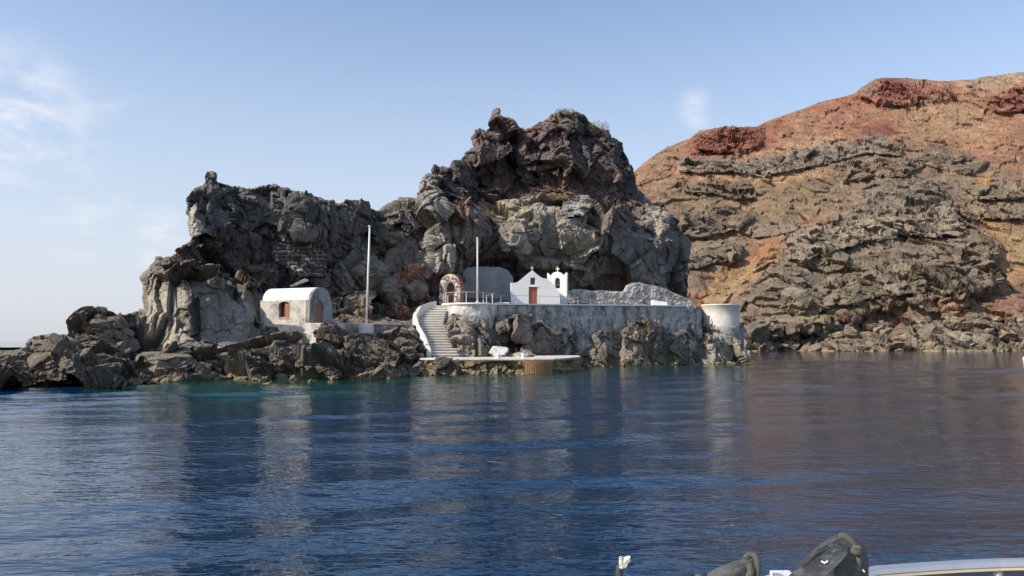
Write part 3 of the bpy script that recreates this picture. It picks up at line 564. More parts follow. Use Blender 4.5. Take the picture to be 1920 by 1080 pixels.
# ------------------------------------------------------------------ mesh builder
class MB:
    def __init__(s): s.v = []; s.f = []
    def add(s, V, F):
        n = len(s.v); s.v += [tuple(p) for p in V]; s.f += [tuple(i+n for i in q) for q in F]; return s
    def box(s, x0, x1, y0, y1, z0, z1, mat=None):
        V = [Vector(p) for p in ((x0, y0, z0), (x1, y0, z0), (x1, y1, z0), (x0, y1, z0), (x0, y0, z1), (x1, y0, z1), (x1, y1, z1), (x0, y1, z1))]
        if mat: V = [mat @ p for p in V]
        return s.add(V, [(0, 3, 2, 1), (4, 5, 6, 7), (0, 1, 5, 4), (1, 2, 6, 5), (2, 3, 7, 6), (3, 0, 4, 7)])
    def prism(s, pts, z0, z1):
        """plan polygon (counter clockwise) extruded up; z0/z1 numbers or lists"""
        n = len(pts); a = z0 if hasattr(z0, '__len__') else [z0]*n; b_ = z1 if hasattr(z1, '__len__') else [z1]*n
        V = [(p[0], p[1], a[i]) for i, p in enumerate(pts)]+[(p[0], p[1], b_[i]) for i, p in enumerate(pts)]
        return s.add(V, [tuple(range(n-1, -1, -1)), tuple(range(n, 2*n))]+[(i, (i+1) % n, n+(i+1) % n, n+i) for i in range(n)])
    def tube(s, pts, r, n=8, closed=False):
        P = [Vector(p) for p in pts]; rr = r if hasattr(r, '__len__') else [r]*len(P); V = []; up = None
        for i, p in enumerate(P):
            d = (P[min(i+1, len(P)-1)]-P[max(i-1, 0)]).normalized()
            if up is None: up = Vector((0, 0, 1)) if abs(d.z) < .9 else Vector((1, 0, 0))
            a = d.cross(up).normalized(); up = a.cross(d).normalized()
            V += [p+(a*math.cos(2*math.pi*k/n)+up*math.sin(2*math.pi*k/n))*rr[i] for k in range(n)]
        F = [(i*n+k, i*n+(k+1) % n, (i+1)*n+(k+1) % n, (i+1)*n+k) for i in range(len(P)-1) for k in range(n)]
        F += [tuple(range(n-1, -1, -1)), tuple(range((len(P)-1)*n, len(P)*n))]
        return s.add(V, F)
    def lathe(s, prof, c=(0, 0), n=32, a0=0, a1=2*math.pi):
        full = abs(a1-a0-2*math.pi) < 1e-6; m_ = n if full else n+1
        V = [(c[0]+r*math.cos(a0+(a1-a0)*k/n), c[1]+r*math.sin(a0+(a1-a0)*k/n), z) for r, z in prof for k in range(m_)]
        F = [(i*m_+k, i*m_+(k+1) % m_, (i+1)*m_+(k+1) % m_, (i+1)*m_+k) for i in range(len(prof)-1) for k in range(n)]
        return s.add(V, F)
    def build(s, name, mat, parent=None, smooth=False, bevel=0):
        me = bpy.data.meshes.new(name); me.from_pydata(s.v, [], s.f); me.materials.append(mat)
        bm = bmesh.new(); bm.from_mesh(me); bmesh.ops.recalc_face_normals(bm, faces=bm.faces)
        if bevel: bmesh.ops.bevel(bm, geom=[e for e in bm.edges if len(e.link_faces) == 2 and e.calc_face_angle(0) > .6], offset=bevel, segments=2, affect='EDGES', clamp_overlap=True)
        bm.to_mesh(me); bm.free()
        if smooth: me.polygons.foreach_set('use_smooth', [True]*len(me.polygons))
        return link(name, me, parent)
def plate(name, outline, holes, y0, y1, mat, parent=None, bevel=.0):
    """flat slab in the local xz plane between y0 and y1, with real openings"""
    cu = bpy.data.curves.new('tmp', 'CURVE'); cu.dimensions = '2D'; cu.fill_mode = 'BOTH'; cu.extrude = (y1-y0)/2
    for pts in [outline]+holes:
        sp = cu.splines.new('POLY'); sp.points.add(len(pts)-1); sp.use_cyclic_u = True
        for i, p in enumerate(pts): sp.points[i].co = (p[0], p[1], 0, 1)
    o = bpy.data.objects.new('tmp', cu); COL.objects.link(o); dg = bpy.context.evaluated_depsgraph_get()
    me = bpy.data.meshes.new_from_object(o.evaluated_get(dg)); bpy.data.objects.remove(o); bpy.data.curves.remove(cu)
    me.name = name
    co = np.zeros(len(me.vertices)*3, np.float32); me.vertices.foreach_get('co', co); co = co.reshape(-1, 3)
    me.vertices.foreach_set('co', np.stack([co[:, 0], (y0+y1)/2-co[:, 2], co[:, 1]], -1).astype(np.float32).ravel())
    me.materials.clear(); me.materials.append(mat)
    bm = bmesh.new(); bm.from_mesh(me); bmesh.ops.remove_doubles(bm, verts=bm.verts, dist=1e-4); bmesh.ops.recalc_face_normals(bm, faces=bm.faces); bm.to_mesh(me); bm.free(); me.update()
    return link(name, me, parent)
def arch_pts(xc, hw, z0, zs, rise, n=12):
    return [(xc-hw, z0), (xc+hw, z0)]+[(xc+hw*math.cos(math.pi*k/n), zs+rise*math.sin(math.pi*k/n)) for k in range(n+1)]
def onz(px, py, z):
    v = (540-py)/FPX; dy = CP-v*SP; dz = SP+v*CP; return at(px, py, (z-CAM_H)*dy/dz)

# ------------------------------------------------------------------ retaining wall of the terrace
WZ = lambda px: 6.42+.33*(px-930)/382.
wd = (WB-WA).normalized(); wn = Vector((wd.y, -wd.x, 0)); WLEN = (WB-WA).length; WANG = math.atan2(wd.y, wd.x)
tw = empty('terrace_wall', 'long stained grey-white plaster retaining wall below the white chapel', 'wall', (WA.x, WA.y, 0), WANG)
n = 60; mbw = MB()
V = []; F = []
NX, NZ = 420, 110
gx_, gz_ = np.meshgrid(np.linspace(-.3, WLEN+.3, NX), np.linspace(0, 1, NZ)); topz = 6.30+.33*np.clip(gx_/WLEN, 0, 1); gz_ = -1+(topz+1)*gz_
rel = .10*fbm(np.stack([gx_/1.2, gz_/1.2, gx_*0], -1), 4, 201)+.05*fbm(np.stack([gx_/.3, gz_/.3, gx_*0], -1), 3, 202)
wf, wc = facets(np.stack([gx_, gx_*0+3, gz_], -1).reshape(-1, 3), (.55, .55, .36), 205, 1.2); rel = rel+(.045*wf-.03*sst(.1, 0, wc)).reshape(rel.shape)
I2 = np.arange(NX*NZ).reshape(NZ, NX)
me = mesh_np('wall_face', np.stack([gx_, -rel, gz_], -1).reshape(-1, 3), np.stack([I2[:-1, :-1], I2[:-1, 1:], I2[1:, 1:], I2[1:, :-1]], -1).reshape(-1, 4), M['wall'], True); link('wall_face', me, tw)
MB().prism([(-.3, .25), (WLEN+.3, .25), (WLEN+.3, .9), (-.3, .9)], -1, [6.30, 6.63, 6.63, 6.30]).build('wall_core', M['wall'], tw)
MB().prism([(-.2, -.16), (WLEN-2.2, -.16), (WLEN-2.2, .95), (-.2, .95)], [6.305, 6.605, 6.605, 6.305], [6.44, 6.74, 6.74, 6.44]).build('coping', M['white'], tw)
# low projecting wall patch below the right end
pw = WLEN*.72
MB().prism([(WLEN*.66, -.75), (WLEN*.87, -.75), (WLEN*.87, 0), (WLEN*.66, 0)], 1.0, 4.75).build('buttress', M['wall'], tw, bevel=.06)
# round bastion
bc = at(880, 568, 79.6); BC = Vector((bc.x, bc.y, 0)); BR = 2.72
ba = empty('round_bastion', 'half round whitewashed bastion at the head of the stone stairs', 'bastion', BC)
th = np.linspace(math.pi*.93, math.pi*2.12, 150); zz = np.linspace(-.5, 6.22, 70); TH, ZZ = np.meshgrid(th, zz)
rel = .09*fbm(np.stack([TH*BR/1.0, ZZ/1.0, TH*0+5], -1), 4, 203)+.04*fbm(np.stack([TH*BR/.3, ZZ/.3, TH*0], -1), 3, 204); RR = BR+rel
I2 = np.arange(TH.size).reshape(TH.shape)
m_b = mottled('bastion_plaster', [(.66, .63, .58), (.20, .20, .20), (.55, .53, .50)], .8, (.46, .62), bump=.8, bdist=.06)
me = mesh_np('bastion_wall', np.stack([RR*np.cos(TH), RR*np.sin(TH), ZZ], -1).reshape(-1, 3), np.stack([I2[:-1, :-1], I2[:-1, 1:], I2[1:, 1:], I2[1:, :-1]], -1).reshape(-1, 4), m_b, True); link('bastion_wall', me, ba)
MB().lathe([(.01, 6.2), (BR+.12, 6.2), (BR+.14, 6.28), (BR+.10, 6.36), (.01, 6.36)], n=64).build('coping', M['white'], ba)
# tower at the far end
tcen = at(1350, 572, 94.4); TC = Vector((tcen.x, tcen.y, 0))
tw2 = empty('round_tower', 'squat round whitewashed tower at the right end of the terrace wall', 'tower', TC)
MB().lathe([(2.23, 3.6), (2.22, 4.5), (2.17, 5.6), (2.17, 6.8), (2.21, 6.82), (2.21, 6.98), (1.95, 6.98), (1.95, 6.6), (.01, 6.6)], n=64).build('drum', mottled('tower_whitewash', [(.66, .62, .55), (.52, .49, .43), (.72, .69, .63)], 1.0, (.45, .65)), tw2, True)
MB().lathe([(2.5, 2.2), (2.42, 3.2), (2.30, 4.2), (2.24, 4.4), (2.0, 4.42)], n=48).build('rubble_footing', M['pale_rubble'], tw2, True)
# terrace floor
fl = []
for px, Y in ((846, 80.5), (905, 80.5), (930, 80.9), (1312, 92.9)): p = at(px, 570, Y); fl.append((p.x, p.y))
for px, Y in ((1330, 99), (1250, 102), (1100, 100), (960, 98), (870, 96), (835, 88)): p = at(px, 570, Y); fl.append((p.x, p.y))
o = MB().prism(fl, 5.6, [6.25, 6.25, 6.25, 6.5, 6.5, 6.5, 6.45, 6.4, 6.3, 6.25]).build('terrace_floor', M['pale_rubble']); o['kind'] = 'structure'

# ------------------------------------------------------------------ chapel
ch0 = at(958, 567, 86.5)
ch = empty('chapel', 'small white chapel with curved gable, red-brown door and bell tower', 'chapel', (ch0.x, ch0.y, 6.42), rad(9))
prof = [(0, 0), (5.95, 0), (5.95, 1.35), (5.75, 1.75), (5.4, 2.2), (5.0, 2.58), (4.5, 2.9), (4.0, 3.1), (3.55, 3.32), (3.1, 3.62), (2.75, 3.92), (2.6, 3.98), (2.45, 3.92), (2.0, 3.58), (1.5, 3.18), (1.05, 2.84), (.75, 2.68), (.5, 2.62), (0, 2.6)]
door = [(2.15, .05), (3.2, .05), (3.2, 2.18), (2.15, 2.18)]; win = [(2.35, 2.42), (2.95, 2.42), (2.95, 3.2), (2.35, 3.2)]
plate('facade', prof, [door, win], 0, .4, M['white'], ch)
MB().add([(x, y, z) for y in (.4, 2.4) for x, z in [(1.5+(5.5-1.5)*(1-math.cos(math.pi*k/16))/2, 1.9+1.35*math.sin(math.pi*k/16)) for k in range(17)]+[(5.5, 0), (1.5, 0)]],
         [tuple(range(18, -1, -1)), tuple(range(19, 38))]+[(i, (i+1) % 19, 19+(i+1) % 19, 19+i) for i in range(19)]).build('vaulted_nave', M['white'], ch)
dr = MB().box(2.15, 3.2, .13, .19, .05, 2.18).build('door', M['wood'], ch)
for k in range(5): MB().box(2.2+k*.2, 2.38+k*.2, .10, .13, .12, 2.1).build('plank', M['wood'], dr)
MB().box(2.05, 3.3, -.06, 0, 2.19, 2.26).build('lintel', M['white'], ch)
wo = MB().box(2.35, 2.42, .12, .2, 2.42, 3.2).box(2.88, 2.95, .12, .2, 2.42, 3.2).box(2.42, 2.88, .12, .2, 2.42, 2.49).box(2.42, 2.88, .12, .2, 3.13, 3.2).box(2.62, 2.68, .13, .19, 2.49, 3.13).build('window', M['frame'], ch)
MB().box(2.42, 2.88, .2, .23, 2.49, 3.13).build('pane', M['dark'], wo)
def cross(x, y, z, s, parent):
    MB().box(x-.05*s, x+.05*s, y-.05*s, y+.05*s, z, z+.75*s).box(x-.27*s, x-.05*s, y-.045*s, y+.045*s, z+.40*s, z+.50*s).box(x+.05*s, x+.27*s, y-.045*s, y+.045*s, z+.40*s, z+.50*s).build('cross', M['white'], parent)
cross(2.6, .2, 3.96, .72, ch)
for o_ in list(ch.children_recursive):      # the front is a little narrower than drawn
    for v_ in o_.data.vertices: v_.co.x *= .925
# bell tower, turned towards the left
ta = at(1026, 567, 90.4); bt = bpy.data.objects.new('bell_tower', None); COL.objects.link(bt); bt.parent = ch
Mch = Matrix.Translation(ch.location) @ Matrix.Rotation(rad(9), 4, 'Z')
bt.matrix_local = Mch.inverted() @ (Matrix.Translation((ta.x, ta.y, 6.35)) @ Matrix.Rotation(rad(-17), 4, 'Z'))
tp = [(0, 0), (2.3, 0), (2.3, 4.12), (2.18, 4.05), (2.02, 3.86), (1.84, 3.76)]+[(1.15+.68*math.cos(a), 3.76+.45*math.sin(a)) for a in np.linspace(.15, math.pi-.15, 13)]+[(.46, 3.76), (.28, 3.86), (.12, 4.05), (0, 4.12)]
plate('tower_wall', tp, [arch_pts(1.2, .31, 2.3, 3.15, .40), arch_pts(1.12, .36, .02, 1.45, .42)], 0, .75, M['white'], bt)
MB().box(.6, 1.7, .62, .74, .02, 2.0).build('niche_back', M['white'], bt)
MB().tube([(.89, .38, 3.12), (1.51, .38, 3.12)], .04).build('bell_beam', M['frame'], bt)
MB().lathe([(.02, 3.05), (.08, 3.03), (.12, 2.9), (.14, 2.75), (.2, 2.62), (.19, 2.6), (.01, 2.6)], (1.2, .38), 16).build('bell', M['bell'], bt, True)
cross(1.15, .37, 4.19, .85, bt)

# ------------------------------------------------------------------ vaulted house
hc = at(580, 600, 64.5)
hs = empty('vaulted_house', 'weathered whitewashed boathouse with barrel roof on the dark rocks', 'house', (hc.x, hc.y, 0), rad(-22))
LH, WH, ZS, ZC, ZD = 5.0, 3.2, 6.0, 7.12, 4.1
window_hole = arch_pts(-2.55, .56, 4.55, 5.62, .28, 8)
wl = plate('long_wall', [(-LH, 2.0), (0, 2.0), (0, ZS), (-LH, ZS)], [window_hole], 0, .38, M['house'], hs)
hx = [(.28+1.32*(1-math.cos(math.pi*k/20)), ZS+(ZC-ZS)*math.sin(math.pi*k/20)) for k in range(21)]
def facade_plate(name, x0, x1, holes, mat):
    o = plate(name, [(0, ZD-.2), (WH, ZD-.2), (WH, ZS), (2.92, ZS)]+hx[::-1][1:-1]+[(.28, ZS), (0, ZS)], holes, -x1, -x0, mat, hs)
    o.rotation_euler = (0, 0, math.pi/2); return o
# local plate x -> house y, plate y -> -house x
f1 = facade_plate('front_facade', -.36, .004, [arch_pts(1.42, .52, ZD, ZD+1.38, .55)], M['house_shade'])
V = []
for x in (-LH+.0, -.36):
    V += [(x, y, z) for y, z in hx]
V2 = [(x, 1.6+(y-1.6)*.86, ZS-.02+(z-ZS)*.86) for (x, y, z) in V]; n = 21
Fv = [(i, i+1, n+i+1, n+i) for i in range(n-1)]
MB().add(V, Fv).build('barrel_roof', M['white'], hs, True)
MB().add([(-LH, y, z) for y, z in [(.0, 2.0), (WH, 2.0), (WH, ZS)]+[(y, z) for y, z in hx[::-1]]+[(0, ZS)]], [tuple(range(25))]).build('rear_wall', M['house'], hs)
MB().box(-LH, -.36, WH-.38, WH, 2.0, ZS).build('side_wall', M['house'], hs)
MB().box(-LH, 0, .0, .285, ZS, ZS+.02).build('roof_ledge', M['house'], hs)
MB().box(-5.6, 1.3, -.10, WH+.1, 1.0, ZD-.005).build('plinth', M['house'], hs, bevel=.08)
d_ = MB().box(-.22, -.16, .88, 1.96, ZD, ZD+1.95).build('door', M['wood'], hs)
for k in range(4): MB().box(-.16, -.135, .93+k*.25, 1.16+k*.25, ZD+.03, ZD+1.85).build('plank', M['wood'], d_)
w_ = MB().box(-3.11, -2.99, .14, .22, 4.55, 5.9).box(-2.11, -1.99, .14, .22, 4.55, 5.9).box(-2.99, -2.11, .14, .22, 4.55, 4.63).box(-2.58, -2.50, .15, .21, 4.63, 5.9).build('window', M['wood'], hs)
MB().box(-3.1, -2.0, .25, .28, 4.55, 5.9).build('pane', M['dark'], w_)
MB().box(-2.50, -2.12, .10, .14, 4.63, 5.72).build('shutter', M['wood'], w_)
MB().box(-3.15, -1.95, -.06, .14, 4.48, 4.548).build('sill', M['house'], w_)

# ------------------------------------------------------------------ landing, stairs
LZ = 1.20
lp = []
for px, Y in ((786, 65.2), (830, 63.9), (900, 63.6), (1000, 63.7), (1040, 64.3), (1062, 67), (1089, 73.2), (1086, 79), (960, 80), (840, 77), (800, 72)):
    p = at(px, 670, Y); lp.append(Vector((p.x, p.y, 0)))
ld = empty('landing_quay', 'low whitewashed stone landing at the foot of the stairs', 'quay', (lp[2].x, lp[2].y, 0))
def lq(p): return (p.x-lp[2].x, p.y-lp[2].y)
MB().prism([lq(p) for p in lp], LZ-.16, LZ).build('deck', mottled('landing_whitewash', [(.58, .53, .47), (.42, .38, .33), (.68, .65, .60)], .9, (.45, .65)), ld, bevel=.05)
# rough base under the deck
front = [lp[10], lp[0], lp[1], lp[2], lp[3], lp[4], lp[5], lp[6], lp[7]]; seg = []
for a, b_ in zip(front[:-1], front[1:]):
    k = max(2, int((b_-a).length/.07)); seg += [a.lerp(b_, i/k) for i in range(k)]
seg = np.array([(p.x, p.y) for p in seg]); zz = np.linspace(-1.2, LZ-.13, 36); tg = np.gradient(seg, axis=0)
for _ in range(12): tg[1:-1] = (tg[:-2]+tg[1:-1]*2+tg[2:])/4
nr = np.stack([tg[:, 1], -tg[:, 0]], -1); nr /= np.linalg.norm(nr, axis=1, keepdims=True)
G = np.zeros((len(zz), len(seg), 3)); G[..., 0] = seg[None, :, 0]; G[..., 1] = seg[None, :, 1]; G[..., 2] = zz[:, None]
gp = G.reshape(-1, 3); v1, c1 = facets(gp, (1.1, 1.1, .8), 301, 1.6); v2, c2 = facets(gp, (.4, .4, .35), 302, 1.5)
dd = (.22*v1+.09*v2-.10*sst(.1, 0, c1)+.05*fbm(gp/.3, 3, 303)-.12).reshape(G.shape[:2])*sst(LZ-.12, LZ-.45, zz)[:, None]-.03
G[..., 0] += nr[None, :, 0]*dd; G[..., 1] += nr[None, :, 1]*dd
G[..., 0] -= lp[2].x; G[..., 1] -= lp[2].y
I2 = np.arange(G.shape[0]*G.shape[1]).reshape(G.shape[:2])
me = mesh_np('stone_base', G.reshape(-1, 3), np.stack([I2[:-1, :-1], I2[:-1, 1:], I2[1:, 1:], I2[1:, :-1]], -1).reshape(-1, 4), rock_mat('quay_stone', attr=False, base=(.24, .185, .115), s=.6, bump=.9)); link('stone_base', me, ld)
p0 = at(983, 690, 63.5); p1 = at(1036, 690, 64.1); pl = []
for k in range(13):
    q = p0.lerp(p1, k/12); bul = .32*math.sin(math.pi*k/12); pl.append((q.x-lp[2].x, q.y-bul-lp[2].y))
mbp = MB().prism(pl+[(pl[-1][0], pl[-1][1]+.8), (pl[0][0], pl[0][1]+.8)], -1, LZ-.20); pier = mbp.build('rusty_pier_facing', M['rust'], ld)
for k in range(0, 13, 1): MB().box(pl[k][0]-.012, pl[k][0]+.012, pl[k][1]-.03, pl[k][1]-.004, -.2, LZ-.22).build('bar', M['rust'], pier)
for nm, px, lab in (('bollard', 933, 'small white mooring bollard at the middle of the landing edge'), ('bollard', 981, 'small white mooring bollard right of the other one on the landing')):
    p = at(px, 670, 64.4)
    o = MB().lathe([(.01, 0), (.22, 0), (.21, .06), (.15, .10), (.14, .26), (.19, .30), (.19, .36), (.12, .40), (.01, .41)], n=20).build(nm, M['white'], None, True); o.location = (p.x, p.y, LZ); tag(o, lab, 'bollard', 'bollards on the landing')
# stairs
st = empty('stone_stairs', 'curved flight of worn pale steps from landing up to the terrace', 'stairs', at(838, 667, 70.5))
ST0 = Vector(st.location); NS = 20
keys = [(0, 840, 70.6), (.2, 826, 72.4), (.4, 812, 74.2), (.6, 804, 76.0), (.8, 810, 77.6), (.92, 818, 78.3), (1, 826, 78.7)]
def path(t):
    for (a, pa, ya), (b_, pb, yb) in zip(keys[:-1], keys[1:]):
        if t <= b_:
            k = (t-a)/(b_-a); Y = ya+(yb-ya)*k; px = pa+(pb-pa)*k; p = at(px, 640, Y); return Vector((p.x, p.y, 0))
zt = lambda t: LZ+.02+t*(6.12-LZ)
halfw = lambda t: 1.5-.5*t
for k in range(NS):
    t0, t1 = k/NS, (k+1)/NS; a, b_ = path(t0), path(min(1, t1+.06)); d = (path(min(1, t0+.08))-path(max(0, t0-.05))).normalized(); d = (d*.35+Vector((.0, 1, 0))*.65).normalized(); r = Vector((d.y, -d.x, 0)); h = halfw(t0)
    pts = [a-r*h, a+r*h*1.15, b_+r*h*1.15+d*.3, b_-r*h+d*.3]; z = zt(t1)
    o = MB().prism([(p.x-ST0.x, p.y-ST0.y) for p in pts], z-1.1-ST0.z, z-.085-ST0.z).build('step', M['riser'], st)
    pts[0] -= d*.11; pts[1] -= d*.11; MB().prism([(p.x-ST0.x, p.y-ST0.y) for p in pts], z-.083-ST0.z, z-ST0.z).build('tread', M['tread'], o, bevel=.02)
# parapet on the seaward side
pp = []; tops = []
for k in range(25):
    t = k/24*.80-.03; a = path(max(0, t)); pre = path(max(0, t-.06)); d = (path(max(0, t)+.08)-pre).normalized(); d = (d*.5+Vector((0, 1, 0))*.5).normalized(); r = Vector((d.y, -d.x, 0))
    pp.append(a-r*(halfw(max(0, t))+.16)+(Vector((0, -.5, 0)) if t < 0 else Vector((0, 0, 0)))); tops.append(zt(max(0, t))+.62+.35*min(1, max(0, t)*6))
e = pp[-1]; pp += [e+Vector((.35, .55, 0)), e+Vector((.9, 1.0, 0)), e+Vector((1.5, 1.35, 0))]; tops += [tops[-1]+.25, tops[-1]+.5, tops[-1]+.65]
pr = empty('stair_parapet', 'thick white curving parapet on the seaward side of the stairs', 'parapet', (pp[0].x, pp[0].y, 0))
V = []; hw = .2
for i, p in enumerate(pp):
    d = (pp[min(i+1, len(pp)-1)]-pp[max(0, i-1)]).normalized(); r = Vector((d.y, -d.x, 0))
    for off, z in ((-hw-.14, tops[i]-3.4), (-hw, tops[i]-.06), (-hw+.06, tops[i]), (hw-.06, tops[i]), (hw, tops[i]-.06), (hw, tops[i]-3.4)):
        q = p+r*off-pp[0]; V.append((q.x, q.y, z))
F = [(i*6+k, i*6+k+1, i*6+7+k, i*6+6+k) for i in range(len(pp)-1) for k in range(5)]+[tuple(range(6)), tuple(range(len(V)-6, len(V)))]
MB().add(V, F).build('parapet_wall', mottled('parapet_whitewash', [(.70, .66, .58), (.56, .52, .44), (.75, .73, .68)], 1.0, (.5, .7)), pr)
# low wall between house and stairs
a, b_ = at(632, 610, 67.5), at(772, 610, 74.6); lw = empty('low_boundary_wall', 'low patchy plaster wall running from house to stairs', 'wall', (a.x, a.y, 0), math.atan2(b_.y-a.y, b_.x-a.x))
Lw = (Vector((b_.x, b_.y))-Vector((a.x, a.y))).length
mb = MB().box(0, Lw, 0, .4, 1.8, 4.12); mb.build('wall', M['pale_rubble'], lw, bevel=.05); MB().box(0, Lw, -.03, .43, 4.122, 4.2).build('capping', M['old_white'], lw)

# ------------------------------------------------------------------ flagpoles
def flagpole(pb, pt, Y, r, lab, ped):
    a, b_ = at(pb[0], pb[1], Y), at(pt[0], pt[1], Y); e = empty('flagpole', lab, 'flagpole', a, group='flagpoles')
    MB().tube([(0, 0, 0), (b_-a)*.5, b_-a], [r, r*.9, r*.72], 12).build('pole', M['pole'], e, True)
    q = b_-a; MB().tube([q, q+Vector((0, 0, .05)), q+Vector((0, 0, .13)), q+Vector((0, 0, .16))], [r*.6, r*1.6, r*1.5, r*.3], 12).build('finial', M['pole'], e, True)
    MB().tube([(r*1.1, -r*.6, .9), (r*1.1+q.x*.98, -r*.6, q.z*.97)], .008, 6).build('halyard', M['pole'], e)
    if ped: MB().box(-.55, .55, -.5, .6, -.85, -.002).build('pedestal', M['old_white'], e, bevel=.04)
    else: MB().lathe([(.01, 0), (.2, 0), (.2, .05), (.08, .07), (.08, .2), (.01, .2)], n=16).build('base', M['pole'], e)
flagpole((687, 607), (693, 426), 68.6, .085, 'tall white flagpole standing on the low wall left of the stairs', True)
p = onz(895, 566, 6.37); flagpole((895, 567), (895, 448), 77.4, .075, 'white flagpole standing on the round bastion', False)

# ------------------------------------------------------------------ railings
rl = empty('bastion_railing', 'white post railing with wooden handrail around the round bastion', 'railing', BC+Vector((0, 0, 6.36)))
def bpt(px):   # point on the bastion rim seen at that column
    for k in range(400):
        a = math.pi*.98+k/400*math.pi*1.06; p = BC+Vector((math.cos(a)*(BR-.1), math.sin(a)*(BR-.1), 6.4))
        if proj(p)[0] >= px: return a
    return math.pi*2.04
for px in (830, 836, 874, 906, 923): a = bpt(px); MB().tube([(math.cos(a)*(BR-.1), math.sin(a)*(BR-.1), -.02), (math.cos(a)*(BR-.1), math.sin(a)*(BR-.1), 1.02)], .035, 8).build('post', M['pole'], rl)
aa = np.linspace(math.pi*1.0, math.pi*2.02, 40)
MB().tube([(math.cos(a)*(BR-.1), math.sin(a)*(BR-.1), 1.05) for a in aa], .04, 8).build('handrail', M['rail_wood'], rl)
for px, lab in ((842, 'low white metal gate frame at the left rim of the bastion'), (922, 'low white metal gate frame near the right rim of the bastion')):
    a = bpt(px); c = BC+Vector((math.cos(a)*(BR-.35), math.sin(a)*(BR-.35), 6.36)); e = empty('gate_frame', lab, 'railing', c, .15)
    MB().tube([(-.32, 0, 0), (-.32, 0, .8)], .03).build('post', M['pole'], e); MB().tube([(.32, 0, 0), (.32, 0, .9)], .03).build('post', M['pole'], e); MB().tube([(-.36, 0, .83), (.36, 0, .92)], .035).build('crossbar', M['rail_wood'], e)
lr = empty('terrace_railing', 'thin brown railing along the coping in front of the chapel', 'railing', WA+Vector((0, 0, 6.43)), WANG)
PXR = [(941, 1), (970, 1), (1014, 0), (1086, 1), (1110, 1), (1132, 1), (1155, 1), (1177, 1), (1198, 1), (1239, 1)]
for px, big in PXR:
    u = (px-960)/FPX; d = WB-WA; t_ = (u*WA.y-WA.x)/(d.x-u*d.y); x = t_*WLEN; z = .30*t_
    MB().tube([(x, .25, z), (x, .25, z+.82)], .028 if big else .02, 8).build('post', M['metal'], lr)
MB().tube([(-.3, .25, .85), (WLEN*.85, .25, .85+.255)], .018, 6).build('handrail', M['wire'], lr)

# ------------------------------------------------------------------ walls at the back of the terrace
def wall_from_px(name, label, pts, Ya, Yb, pxa, pxb, thick, mat, part, relief=False):
    """free-standing wall whose outline is given where it stands, between two plan points"""
    A, B = at(pxa, 560, Ya), at(pxb, 560, Yb); A.z = B.z = 0; d = B-A; Ln = d.length
    e = empty(name, label, 'wall', A, math.atan2(d.y, d.x)); loc = []
    for px, py in pts:
        u = (px-960)/FPX; t = (u*A.y-A.x)/(d.x-u*d.y); loc.append((t*Ln, at(px, py, A.y+t*d.y).z))
    plate(part, loc, [], 0, thick, mat, e)
    if relief:
        la = np.array(loc); GX, GZ = np.meshgrid(np.arange(la[:, 0].min(), la[:, 0].max(), .09), np.arange(la[:, 1].min(), la[:, 1].max()+.05, .09)); s_ = _sdf_full(loc, GX, GZ); k = s_ > .0
        pq = np.stack([GX, GX*0, GZ], -1).reshape(-1, 3); f1_, c1_ = facets(pq, (.9, .9, .7), 401, 1.5); f2_, c2_ = facets(pq, (.35, .35, .28), 402, 1.4)
        rel_ = (.07*f1_+.035*f2_-.06*sst(.1, 0, c1_)-.03*sst(.12, 0, c2_)+.10+.06*fbm(pq/1.5, 3, 403)).reshape(GX.shape)*np.clip(s_/.25, .08, 1)
        J = np.full(GX.shape, -1); J[k] = np.arange(k.sum()); a, b_, c_, d_ = J[:-1, :-1], J[:-1, 1:], J[1:, 1:], J[1:, :-1]; ok = (a >= 0) & (b_ >= 0) & (c_ >= 0) & (d_ >= 0)
        link('rubble_relief', mesh_np('rubble_relief', np.stack([GX, -np.maximum(rel_, .005), GZ], -1)[k], np.stack([a[ok], b_[ok], c_[ok], d_[ok]], -1), mat), e)
    return e
wall_from_px('cave_wall', 'smooth grey plaster wall closing the cave behind the flagpole', [(866, 582), (962, 582), (962, 520), (952, 506), (938, 501), (900, 500), (875, 501), (868, 510)], 91.2, 92.2, 866, 962, .5, M['grey_plaster'], 'plaster_face')
low_pts = [(1066, 585), (1300, 585), (1300, 566), (1290, 560), (1275, 553), (1262, 548), (1250, 541), (1238, 538), (1225, 534), (1212, 533), (1200, 529), (1188, 530), (1178, 535), (1172, 546), (1150, 546), (1130, 544), (1110, 545), (1090, 542), (1075, 543), (1066, 546)]
wall_from_px('rubble_wall', 'rough pale grey rubble wall behind the railing, right of chapel', low_pts, 92.6, 97.4, 1066, 1300, .6, mottled('limewashed_rubble', [(.48, .46, .43), (.20, .19, .18), (.55, .53, .50)], .9, (.44, .60), bump=1, bdist=.1, fine=14), 'rubble_face', True)
a = at(868, 563, 84.6); e = empty('terrace_bench', 'long low white masonry bench left of the chapel', 'bench', (a.x, a.y, 6.3), .05)
MB().box(0, 5.0, 0, .5, 0, .38).build('base', M['grey_plaster'], e); MB().box(-.05, 5.05, -.06, .55, .382, .5).build('seat', M['white'], e, bevel=.02)
a = at(1236, 570, 90.9); o = MB().prism([(-.85, -.4), (.85, -.4), (.85, .5), (-.85, .5)], 0, [.85, .62, .62, .85]).build('white_box', M['white'], None, bevel=.03); o.location = (a.x, a.y, 6.48); o.rotation_euler = (0, 0, WANG*.3); tag(o, 'small white masonry box on the terrace near the round tower', 'box')

